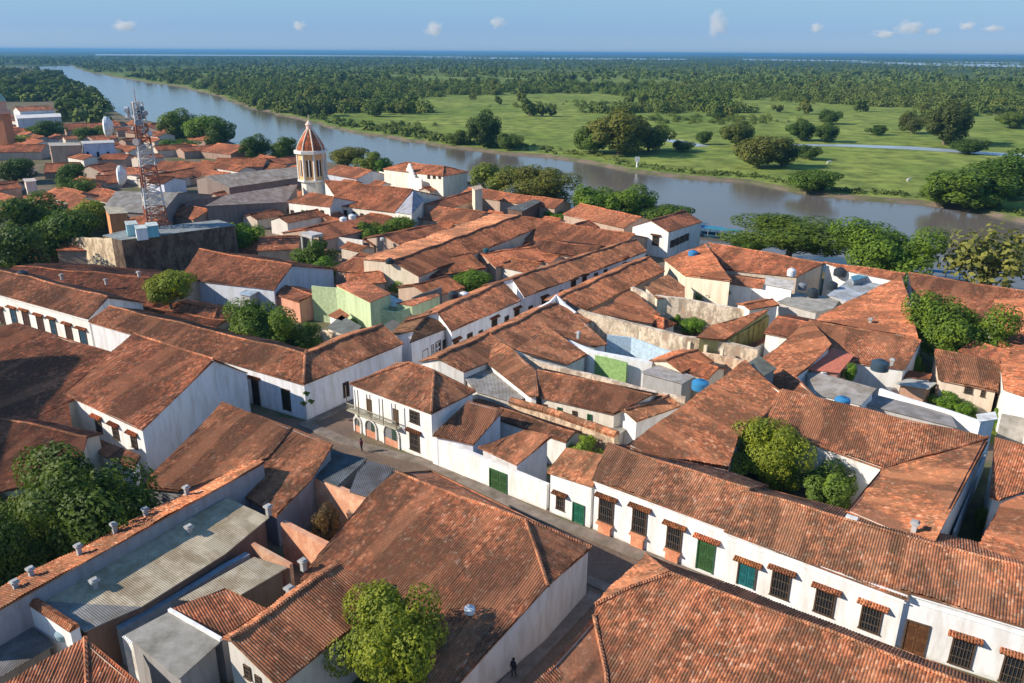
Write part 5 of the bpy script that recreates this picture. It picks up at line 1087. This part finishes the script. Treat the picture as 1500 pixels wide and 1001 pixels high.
# ===== unseen church-like building, added off-frame to shade the dark roof
shadow_bldg = House('church', 'unseen tall church-like building added beyond the left edge to cast shadow', 'church', wcol=(.8, .74, .62), far=True)
a_, b_ = Vector((-104, 60, 33)), Vector((-104, 93, 33)); shadow_bldg.faces += [([a_, b_, Vector((-95, 93, 28.5)), Vector((-95, 60, 28.5))], None, None), ([b_, a_, Vector((-113, 60, 28.5)), Vector((-113, 93, 28.5))], None, None)]; shadow_bldg.build()
# ===== small low roofs filling the inner yards and the far town
occ = [(o.location.x, o.location.y) for o in list(C.objects) if o.type == 'EMPTY' and o.parent is None and o.get('category') not in ('roof vent',)]
gf = 'small low roofs of the crowded far town'; gy = 'small lean-to roofs tucked into the inner yards'
def filler(n, xr, yr, dmin, zr, hwr, Lr, group, label, test=None):
    k = 0; tries = 0
    while k < n and tries < n*60:
        tries += 1; x, y = random.uniform(*xr), random.uniform(*yr)
        if test and not test(x, y): continue
        p = W(x, y, 0)
        if min(math.hypot(p.x-q[0], p.y-q[1]) for q in occ) < dmin: continue
        occ.append((p.x, p.y)); L = random.uniform(*Lr); d = random.choice((DA, DB, DA))*(L/2); z = random.uniform(*zr); hw = random.uniform(*hwr)
        h = House('house' if L > 8 else 'lean_to', label, 'house' if L > 8 else 'lean-to', tcol=random.choice(((1.2, .92, .82), (.95, .74, .66), (1.35, 1.02, .9), (1.05, .8, .7), (.8, .68, .62))), wcol=random.choice(((.42, .30, .24), (.6, .52, .44), (.72, .68, .62), (.4, .3, .25))), group=group, far=True)
        a, b = p+d+Vector((0, 0, z)), p-d+Vector((0, 0, z)); n_ = Vector((-d.y, d.x, 0)).normalized(); e = Vector((0, 0, -hw*.32))
        h.faces += [([a, b, b+n_*hw+e, a+n_*hw+e], None, None), ([b, a, a-n_*hw+e, b-n_*hw+e], None, None)]; h.build(); k += 1
    print('fillers', k)
tn = lambda x, y: y > np.interp(x, nbx, nby)+6
nbx = [p[0] for p in near_bank]; nby = [p[1] for p in near_bank]
filler(75, (-60, 450), (176, 345), 8.5, (3.6, 5.2), (3.2, 5.2), (9, 17), gf, 'small low rust-roofed house of the crowded far town', tn)
filler(34, (-330, -70), (178, 420), 9.5, (3.8, 5.6), (3.4, 5.2), (9, 18), gf, 'small low rust-roofed house of the crowded far town', tn)
filler(40, (470, 860), (270, 440), 7.5, (3.2, 4.2), (2.2, 3.6), (5, 9), gy, 'small low lean-to roof tucked into an inner yard', tn)
# ===== far bank woods
g_w = 'single trees of the wood beyond the river'
cnt = 0
def okfar(x, y):
    # inside the far bank, outside the open meadow
    xs = [p[0] for p in far_bank][::-1]; ys = [p[1] for p in far_bank][::-1]; yb = np.interp(x, xs, ys)
    if y > yb-1: return False
    if x > 930 and y > 172+ (x < 1000)*8: return False
    if x > 610 and y > 174 and y < yb-7 : return False
    return True
while cnt < 235:
    x = random.uniform(60, 1520); y = 98+74*random.random()**.75 + (random.random() < .25)*35
    if not okfar(x, y): continue
    if x > 560 and y > 138 and random.random() < .8: continue
    w_ = random.uniform(9, 20)*( (y-76)/60); w_ = max(9, w_); c_ = random.choice(((.055, .095, .028), (.075, .12, .03), (.10, .14, .035), (.045, .08, .025), (.12, .15, .04)))
    hh = random.uniform(7, 13); b = W(x, y, -1); zz = hh
    wd = random.uniform(.9, 1.5)*hh
    mk_tree('tree', 'tree of the wood spread beyond the river', 'tree', b, wd, hh, 'far', c_, .03, g_w); cnt += 1
def forest(name, pts, hs, n, ls, seed, col):
    """many crowns of leaf clumps in one mesh"""
    r = np.random.default_rng(seed); K = len(pts); d = r.normal(size=(K, n, 3)); d /= np.linalg.norm(d, axis=2)[:, :, None]; d[:, :, 2] = np.abs(d[:, :, 2])*.95
    rr = r.uniform(.6, 1.0, (K, n, 1)); S = np.stack([hs*r.uniform(.55, .95, K), hs*r.uniform(.55, .95, K), hs*.95], 1)[:, None, :]
    Pc = np.array(pts)[:, None, :]+d*rr*S; nr = d+r.normal(size=d.shape)*.35; nr /= np.linalg.norm(nr, axis=2)[:, :, None]
    t = np.cross(nr, r.normal(size=nr.shape)); t /= np.linalg.norm(t, axis=2)[:, :, None]; b = np.cross(nr, t); s = (ls*hs)[:, None, None]*r.uniform(.6, 1.3, (K, n, 1))
    V = np.stack([Pc-t*s, Pc-b*s*.8, Pc+t*s, Pc+b*s*.8], 2).reshape(-1, 3); Q = K*n; me = bpy.data.meshes.new(name); me.vertices.add(4*Q); me.vertices.foreach_set('co', V.astype(np.float32).ravel()); me.loops.add(4*Q); me.loops.foreach_set('vertex_index', np.arange(4*Q, dtype=np.int32)); me.polygons.add(Q); me.polygons.foreach_set('loop_start', np.arange(0, 4*Q, 4, dtype=np.int32)); me.update(calc_edges=True); me.materials.append(M['forest']); o = bpy.data.objects.new(name, me); C.objects.link(o); o.color = col+(1,); return o
def forest_mat():
    k = N('wood_foliage', .9, .05); pos = k.wpos(); a = k.noise(pos, .03, 4, .7); b = k.noise(pos, .004, 4, .6)
    c = k.mix(k.ramp(a, (.35, 0.), (.68, 1.)), (.055, .095, .024), (.17, .215, .045)); c = k.mix(k.ramp(b, (.45, 0.), (.65, .5)), c, (.14, .16, .05)); k.col(c); return k.m
M['forest'] = forest_mat()
pts, hs = [], []
def clear(p): return math.sin(p.x*.0061+1.2)+math.sin(p.y*.0097+p.x*.0023)+math.sin(p.x*.017-p.y*.006)*.6
for i in range(12500):
    x = random.uniform(-250, 1750); y = 84.5+82*random.random()**1.9
    if 60 < x < 1560 and not okfar(x, y): continue
    if x <= 60 and y > 96: continue
    p = W(x, y, -1.2)
    if clear(p) > 1.45 and y > 92: continue
    if x > 1000 and 112 < y < 175 and clear(p)+.7*math.sin(p.x*.03) > .9: continue
    if y > 100 and clear(p) > 1.3: continue
    pts.append(tuple(p)); hs.append(random.uniform(6.5, 12)*(1 if y > 95 else 1.15))
for i in range(1500):
    x = random.uniform(560, 1600); y = random.uniform(140, 186) if x > 930 else random.uniform(150, 200); p = W(x, y, -1.25)
    if math.sin(p.x*.021+p.y*.008)+math.sin(p.y*.033-p.x*.011+2)+random.uniform(-.35, .35) < .95-(.5 if y < 160 else 0): continue
    if y > np.interp(x, [q[0] for q in far_bank][::-1], [q[1] for q in far_bank][::-1])-2: continue
    pts.append(tuple(p)); hs.append(random.uniform(1.6, 4.6))
nr_ = [i for i, p in enumerate(pts) if p[1] < 1300]; fr_ = [i for i, p in enumerate(pts) if p[1] >= 1300]
fo = forest('distant_wood', [pts[i] for i in fr_], np.array([hs[i] for i in fr_]), 28, .22, 3, (1, 1, 1)); tag(fo, 'hazy woodland reaching to the horizon', 'woodland', kind='stuff')
fo = forest('middle_wood', [pts[i] for i in nr_], np.array([hs[i] for i in nr_]), 210, .085, 31, (1, 1, 1)); tag(fo, 'far-off mass of woodland covering the plain beyond the river', 'woodland', kind='stuff')
nb_x = [p[0] for p in near_bank]; nb_y = [p[1] for p in near_bank]; pl_, hl_ = [], []
for i in range(1500):
    x = random.uniform(-260, 175); y = 99+82*random.random()**1.3
    yr = np.interp(x, nb_x, nb_y)
    if y < yr+1.5+max(0, (y-100)*.05) or (y > 150 and x < 92) : continue
    if y > 165 and x > 150: continue
    pl_.append(tuple(W(x, y, -.3))); hl_.append(random.uniform(6, 11))
fo = forest('town_side_wood', pl_, np.array(hl_), 60, .17, 9, (1, 1, 1)); tag(fo, 'dark wood covering the far left bank beyond the town', 'woodland', kind='stuff')
pts, hs = [], []
for i in range(1100):
    x = random.uniform(240, 1520); xs = [p[0] for p in far_bank][::-1]; ys = [p[1] for p in far_bank][::-1]; yb = float(np.interp(x, xs, ys))
    if x > 760 and random.random() < .45: continue
    y = yb-random.uniform(.8, 5+ (6 if x < 900 else 2)); pts.append(tuple(W(x, y, -1.3))); hs.append(random.uniform(1.2, 4.2) if x < 760 else random.uniform(.6, 2.2))
fo = forest('bank_undergrowth', pts, np.array(hs), 40, .2, 4, (1, 1, 1)); tag(fo, 'low undergrowth fringing the far river bank', 'undergrowth', kind='stuff')
# ===== clouds, far beyond
def cloud_mat():
    m = bpy.data.materials.new('cloud'); m.use_nodes = True; t = m.node_tree; t.nodes.clear(); o = t.nodes.new('ShaderNodeOutputMaterial'); v = t.nodes.new('ShaderNodeVolumePrincipled')
    tc = t.nodes.new('ShaderNodeTexCoord'); nz = t.nodes.new('ShaderNodeTexNoise'); nz.inputs['Scale'].default_value = 1.7; nz.inputs['Detail'].default_value = 5; oi = t.nodes.new('ShaderNodeObjectInfo')
    ad = t.nodes.new('ShaderNodeVectorMath'); ad.operation = 'ADD'; t.links.new(tc.outputs['Object'], ad.inputs[0]); t.links.new(oi.outputs['Location'], ad.inputs[1]); t.links.new(ad.outputs[0], nz.inputs['Vector'])
    ln = t.nodes.new('ShaderNodeVectorMath'); ln.operation = 'LENGTH'; t.links.new(tc.outputs['Object'], ln.inputs[0])
    a = t.nodes.new('ShaderNodeMath'); a.operation = 'MULTIPLY_ADD'; t.links.new(ln.outputs['Value'], a.inputs[0]); a.inputs[1].default_value = -.62; t.links.new(nz.outputs[0], a.inputs[2])
    b = t.nodes.new('ShaderNodeMapRange'); t.links.new(a.outputs[0], b.inputs[0]); b.inputs[1].default_value = .03; b.inputs[2].default_value = .32; b.inputs[4].default_value = .0018
    t.links.new(b.outputs[0], v.inputs['Density']); v.inputs['Color'].default_value = (1, .96, .93, 1); t.links.new(v.outputs[0], o.inputs['Volume']); return m
M['cloud'] = cloud_mat()
cl_me = None
def cloud(x, y, wp, hp, seed, label):
    global cl_me
    D = 38000; import bmesh
    if cl_me is None:
        cl_me = bpy.data.meshes.new('cloud'); bm = bmesh.new(); bmesh.ops.create_icosphere(bm, subdivisions=3, radius=1); bm.to_mesh(cl_me); bm.free(); cl_me.materials.append(M['cloud'])
    o = bpy.data.objects.new('cloud', cl_me); C.objects.link(o); o.location = CAM+ray(x, y)*D; o.scale = (wp*.75*D/FPX, 500, hp*.75*D/FPX); o['kind'] = 'structure'
for i, (x, y, w_, h_) in enumerate(((1052, 34, 26, 34), (1332, 41, 36, 18), (1366, 46, 20, 9), (1416, 38, 20, 12), (1196, 41, 18, 12), (636, 42, 26, 20), (729, 34, 22, 14), (182, 38, 34, 16), (438, 38, 18, 12), (1295, 50, 34, 10), (1455, 42, 28, 9))): cloud(x, y, w_, h_, i, '')
# ===== haze
hm = bpy.data.materials.new('haze_air'); hm.use_nodes = True; t_ = hm.node_tree; t_.nodes.clear(); ou = t_.nodes.new('ShaderNodeOutputMaterial'); pv = t_.nodes.new('ShaderNodeVolumePrincipled')
pv.inputs['Color'].default_value = (.16, .42, .75, 1); pv.inputs['Density'].default_value = .00009; pv.inputs['Anisotropy'].default_value = .2; t_.links.new(pv.outputs[0], ou.inputs['Volume'])
mb = MB(); mb.box(Vector((0, 16900, 26.5)), Vector((34000, 0, 0)), Vector((0, 34400, 0)), Vector((0, 0, 59))); M['haze'] = hm; hz = mb.build('haze', 'haze'); hz['kind'] = 'stuff'
# ===== props
def zroof(x, y, z): return W(x, y, z)
def vent(x, y, z, label, group=None, s=.34):
    p = W(x, y, z); r = empty('roof_vent', p-Vector((0, 0, .5)), label, 'roof vent', group); X, Y, Z = DA*1, DB*1, Vector((0, 0, 1))
    mb = MB(); mb.box(p-Z*.25, X*s*1.0, Y*s*1.0, Z*.8); mb.build('shaft', 'concrete', r, (.5, .5, .5)); mb = MB(); mb.box(p+Z*.28, X*s*1.7, Y*s*1.7, Z*.16); mb.box(p+Z*.4, X*s*1.1, Y*s*1.1, Z*.1); mb.build('hood', 'concrete', r, (.5, .5, .5))
gv = 'vents on the orange tiled wing'
for x, y in ((22, 857), (45, 838), (115, 804), (167, 772), (213, 750), (273, 718)): vent(x, y, 6.4, 'small grey box vent on the bright orange tiled wing', gv)
for x, y, z, lb in ((138, 855, 5.2, 'grey vent on the corrugated shed roof, the lower left one'), (277, 776, 5.2, 'grey vent on the shaded part of the corrugated shed roof'), (285, 746, 5.4, 'grey vent against the dark wall of the orange wing'), (424, 866, 5.4, 'grey vent beside the ribbed orange roof'), (444, 826, 4.6, 'small white vent above the ribbed orange roof'), (393, 746, 5.4, 'pale vent at the corner of the rust roof and the shed'), (1012, 632, 6.3, 'pale vent alone on the courtyard house roof'), (1340, 770, 7.4, 'white vent at the joint of the courtyard house ridge'), (1275, 470, 6.6, 'grey vent in the middle of the long orange roof'), (1331, 448, 7.2, 'cream vent beside the dark riverside roof'), (155, 412, 6.2, 'grey vent on the left of the wide stained rust roof'), (203, 401, 6.6, 'box vent in the middle of the wide stained rust roof'), (90, 405, 6.4, 'small pale vent at the left of the wide stained rust roof'), (847, 490, 5.8, 'tiny pale vent on the broad rust roof behind the street wall'), (1307, 530, 6.2, 'white box beside the black roof tank')): vent(x, y, z, lb, s=.4)
def tank(x, y, z, r, h, col, label, stand=0, cat='water tank'):
    p = W(x, y, z); o = empty('water_tank', p, label, cat); mb = MB(); mb.lathe(p, [(r*.8, -.05), (r*.98, 0), (r, h*.3), (r*.97, h*.32), (r, h*.34), (r, h*.7), (r*.97, h*.72), (r*.96, h*.8), (r*.6, h*.95), (r*.3, h), (.01, h)], 20); mb.build('drum', 'water_tank', o, col, True)
    mb = MB(); mb.lathe(p, [(r*.34, h*.97), (r*.34, h*1.06), (.01, h*1.07)], 14); mb.build('lid', 'water_tank', o, tuple(c*.7 for c in col))
    if stand: mb = MB(); mb.box(p-Vector((0, 0, .15)), DA*r*2.2, DB*r*2.2, Vector((0, 0, .28))); [mb.box(p+DA*r*i+DB*r*j-Vector((0, 0, .15+stand/2)), DA*.2, DB*.2, Vector((0, 0, stand))) for i in (-.8, .8) for j in (-.8, .8)]; mb.build('stand', 'concrete', o, (.8, .8, .8))
BL = (.04, .22, .45); BK = (.03, .04, .05)
tank(1015, 376, 5.8, 1.0, 1.3, BL, 'round blue tank on the orange hipped riverside roof', .8); tank(1025, 570, 3.5, 1.1, 1.3, BL, 'blue drum by the edge of the courtyard house roof'); tank(1233, 594, 5.6, .9, 1.1, BL, 'blue tank at the corner of the grey corrugated roof')
tank(1288, 542, 5.6, 1.15, 1.4, (.04, .07, .10), 'dark blue-black tank on the long rust roof'); tank(1190, 434, 4.8, 1.0, 1.4, BK, 'black tank in front on the grey slab yard'); tank(1218, 424, 4.8, 1.0, 1.4, BK, 'black tank behind, beside the cream post'); tank(1230, 404, 5.2, 1.2, 1.5, BK, 'black tank nearest the river on the slab yard'); tank(1175, 424, 4.8, .8, 1.2, (.2, .22, .25), 'grey tank left among the black tanks')
tank(1159, 404, 6.3, .8, 1.4, (.7, .72, .75), 'white tank at the corner of the rooftop balcony'); tank(571, 386, 6.6, .8, 1.0, BK, 'black tank at the foot of the salmon slope'); tank(712, 370, 5.8, .6, .9, (.02, .10, .12), 'small teal tank behind the side street row'); tank(664, 438, 5.2, .9, 1.3, BK, 'black tank left of the round yard tree'); tank(680, 436, 5.2, .8, 1.0, (.8, .8, .8), 'white tank beside the round yard tree')
tank(503, 324, 5.6, .9, 1.0, (.75, .78, .8), 'white tank in the yard, left one of two'); tank(516, 321, 5.6, .9, 1.2, (.75, .78, .8), 'white tank in the yard, right one of two'); tank(34, 408, 6.6, 1.0, 1.4, BK, 'black tank above the white balconied row'); tank(688, 897, 5.2, .42, .5, (.62, .68, .72), 'small silvery roof ball on the huge foreground roof', cat='roof tank')
tank(96, 932, 3.7, .7, .6, (.22, .32, .38), 'blue-grey drum at the end of the orange coping'); tank(560, 352+0, 4.5, .5, .6, (.6, .6, .6), 'small grey drum between the round trees')
# concrete water stand
p = W(460, 396, 0); o = empty('water_stand', p, 'grey concrete water stand rising out of the leafy dark tree', 'water stand'); mb = MB(); [mb.box(p+DA*i*1.6+DB*j*1.2+Vector((0, 0, 3.8)), DA*.5, DB*.5, Vector((0, 0, 7.6))) for i in (-1, 1) for j in (-1, 1)]; mb.build('leg', 'concrete', o, (.5, .48, .46)); mb = MB(); mb.box(p+Vector((0, 0, 7.9)), DA*4.2, DB*3.2, Vector((0, 0, .6))); mb.build('platform', 'concrete', o, (.62, .6, .6))
# air-conditioning box
p = W(1247, 763, 7.2); o = empty('air_conditioner', p, 'white air-conditioning box on the ridge of the white street row', 'air conditioner'); mb = MB(); Z = Vector((0, 0, 1)); mb.box(p, DA*.95, DB*.5, Z*.8); mb.build('case', 'paint', o, (.82, .82, .8)); mb = MB(); q = p-DB*.27-DA*.12; mb.tube(q, q-DB*.04, .26, .26, 14); mb.build('fan_grille', 'paint', o, (.25, .26, .28)); mb = MB(); [mb.box(p+DA*i*.35-Z*.5, DA*.08, DB*.4, Z*.3) for i in (-1, 1)]; mb.build('bracket', 'paint', o, (.3, .3, .3))
# plant pots / brackets on the corner wall
p = W(452, 590, 2.6); o = empty('wall_planter', p, 'hanging plants on the blue-grey street corner', 'planter'); 
for dx, dz in ((-.5, 0), (.5, .3), (0, 1.4)): cr = bpy.data.objects.new('foliage', CRN['far'][0]); C.objects.link(cr); cr.parent = o; cr.location = (dx, -.3, dz); cr.scale = (.5, .4, .5); cr.color = (.06, .12, .02, 1)
# blue boat canopy on the river
def boat(x, y, L, col, label, zc=-2):
    p = W(x, y, zc); o = empty('boat', p, label, 'boat'); d = Vector((.9, -.42, 0)).normalized(); n = Vector((-d.y, d.x, 0)); Z = Vector((0, 0, 1)); mb = MB(); S = [(-.5, .35), (-.3, .5), (.2, .5), (.42, .3), (.5, .02)]; w_ = L*.24
    for (a, wa), (b, wb) in zip(S, S[1:]):
        for s_ in (-1, 1): mb.face([p+d*L*a+n*s_*w_*wa*.6, p+d*L*b+n*s_*w_*wb*.6, p+d*L*b+n*s_*w_*wb+Z*.9, p+d*L*a+n*s_*w_*wa+Z*.9])
        mb.face([p+d*L*a-n*w_*wa+Z*.6, p+d*L*b-n*w_*wb+Z*.6, p+d*L*b+n*w_*wb+Z*.6, p+d*L*a+n*w_*wa+Z*.6])
    mb.face([p-d*L*.5-n*w_*.21, p-d*L*.5+n*w_*.21, p-d*L*.5+n*w_*.35+Z*.9, p-d*L*.5-n*w_*.35+Z*.9]); mb.build('hull', 'paint', o, (.08, .22, .32)); mb = MB()
    for a, b in ((-.42, -.15), (-.15, .12), (.12, .32)): mb.face([p+d*L*a-n*w_*.55+Z*2.5, p+d*L*b-n*w_*.55+Z*2.5, p+d*L*b+Z*2.8, p+d*L*a+Z*2.8]); mb.face([p+d*L*a+Z*2.8, p+d*L*b+Z*2.8, p+d*L*b+n*w_*.55+Z*2.5, p+d*L*a+n*w_*.55+Z*2.5])
    mb.build('canopy', 'paint', o, col); mb = MB(); [mb.tube(p+d*L*a+n*s_*w_*.5+Z*.6, p+d*L*a+n*s_*w_*.5+Z*2.5, .06, None, 5) for a in (-.4, -.1, .2) for s_ in (-1, 1)]; mb.build('canopy_frame', 'paint', o, (.5, .5, .5))
boat(1036, 346, 13, (.03, .25, .48), 'blue canopied boat moored beside the gabled riverside house'); boat(1064, 350, 12, (.05, .24, .32), 'teal canopied boat moored behind the blue one'); boat(1390, 416, 9, (.05, .3, .5), 'blue canopied boat glimpsed through the right bank trees')
# white marker post
p = W(933, 246, -1.2); o = empty('river_marker', p, 'white marker post standing at the far river bank', 'river marker'); mb = MB(); mb.tube(p, p+Z*2.6, .45, .4, 8); mb.build('post', 'paint', o, (.8, .8, .8)); mb = MB(); mb.box(p+Z*3.6, Vector((1.9, 0, 0)), Vector((0, .3, 0)), Z*2); mb.build('board', 'paint', o, (.85, .85, .85))
# cattle
def cow(x, y, label):
    p = W(x, y, -1); me = bpy.data.meshes.new('cow'); P = [(0, 0, 1.15), (.75, 0, 1.2), (1.15, 0, 1.45), (1.5, 0, 1.35), (1.75, 0, 1.2), (-.7, 0, 1.2), (-.85, 0, 1.0), (-.9, 0, .6)]; E_ = [(0, 1), (1, 2), (2, 3), (3, 4), (0, 5), (5, 6), (6, 7)]; Rr = [.38, .36, .22, .2, .1, .34, .08, .04]
    for sx, fx in ((.7, 1), (-.7, 5)):
        for sy in (-.2, .2): i = len(P); P += [(sx, sy, .85), (sx+.03, sy, .45), (sx, sy, 0)]; E_ += [(fx, i), (i, i+1), (i+1, i+2)]; Rr += [.16, .08, .07]
    me.from_pydata([Vector(q) for q in P], E_, []); o = bpy.data.objects.new('cow', me); C.objects.link(o); o.location = p; md_ = o.modifiers.new('skin', 'SKIN'); o.modifiers.new('sub', 'SUBSURF').levels = 1
    for v, r in zip(me.skin_vertices[0].data, Rr): v.radius = (r, r)
    me.skin_vertices[0].data[0].use_root = True; me.materials.append(M['paint']); o.color = (.8, .78, .72, 1); o.rotation_euler[2] = random.uniform(-.5, .5); tag(o, label, 'cow')
cow(1213, 241, 'white cow grazing near the small dark meadow bush'); cow(1330, 267, 'white cow grazing left of the right bank trees')
# people
def person(x, y, col, legs, label, yaw=0):
    p = W(x, y, .15); P = [(0, 0, .95), (0, 0, 1.15), (0, 0, 1.42), (0, 0, 1.52), (0, .01, 1.66), (.1, 0, .88), (.12, .03, .5), (.12, -.02, .06), (.12, .12, .03), (-.1, 0, .88), (-.13, -.05, .5), (-.15, -.18, .08), (-.15, -.04, .03), (.19, 0, 1.4), (.25, .03, 1.12), (.24, .14, .88), (-.19, 0, 1.4), (-.25, -.05, 1.12), (-.25, .02, .86)]
    E_ = [(0, 1), (1, 2), (2, 3), (3, 4), (0, 5), (5, 6), (6, 7), (7, 8), (0, 9), (9, 10), (10, 11), (11, 12), (2, 13), (13, 14), (14, 15), (2, 16), (16, 17), (17, 18)]; Rr = [.15, .14, .15, .06, .105, .09, .065, .045, .04, .09, .065, .045, .04, .07, .045, .035, .07, .045, .035]
    me = bpy.data.meshes.new('body'); me.from_pydata([Vector(q) for q in P], E_, []); root = empty('person', p, label, 'person'); root.rotation_euler[2] = yaw; o = bpy.data.objects.new('body', me); C.objects.link(o); o.parent = root; o.modifiers.new('skin', 'SKIN'); o.modifiers.new('sub', 'SUBSURF').levels = 2
    for v, r in zip(me.skin_vertices[0].data, Rr): v.radius = (r, r)
    me.skin_vertices[0].data[0].use_root = True; me.materials.append(M['cloth']); o.color = legs+(1,)
    mb = MB(); mb.lathe(Vector((0, 0, 0)), [(.19, .93), (.2, 1.1), (.215, 1.35), (.12, 1.47), (.07, 1.5)], 12); s_ = mb.build('shirt', 'cloth', None, col, True); s_.parent = root
    mb = MB(); mb.lathe(Vector((0, .0, 0)), [(.115, 1.66), (.118, 1.72), (.08, 1.79), (.01, 1.81)], 12); s_ = mb.build('hair', 'cloth', None, (.02, .015, .01), True); s_.parent = root
person(530, 662, (.25, .05, .04), (.05, .05, .08), 'person in a dark red shirt walking before the arcade of the corner house', 1.2); person(752, 992, (.03, .03, .04), (.04, .04, .05), 'person in black walking in the narrow side street at the bottom', 2.4)
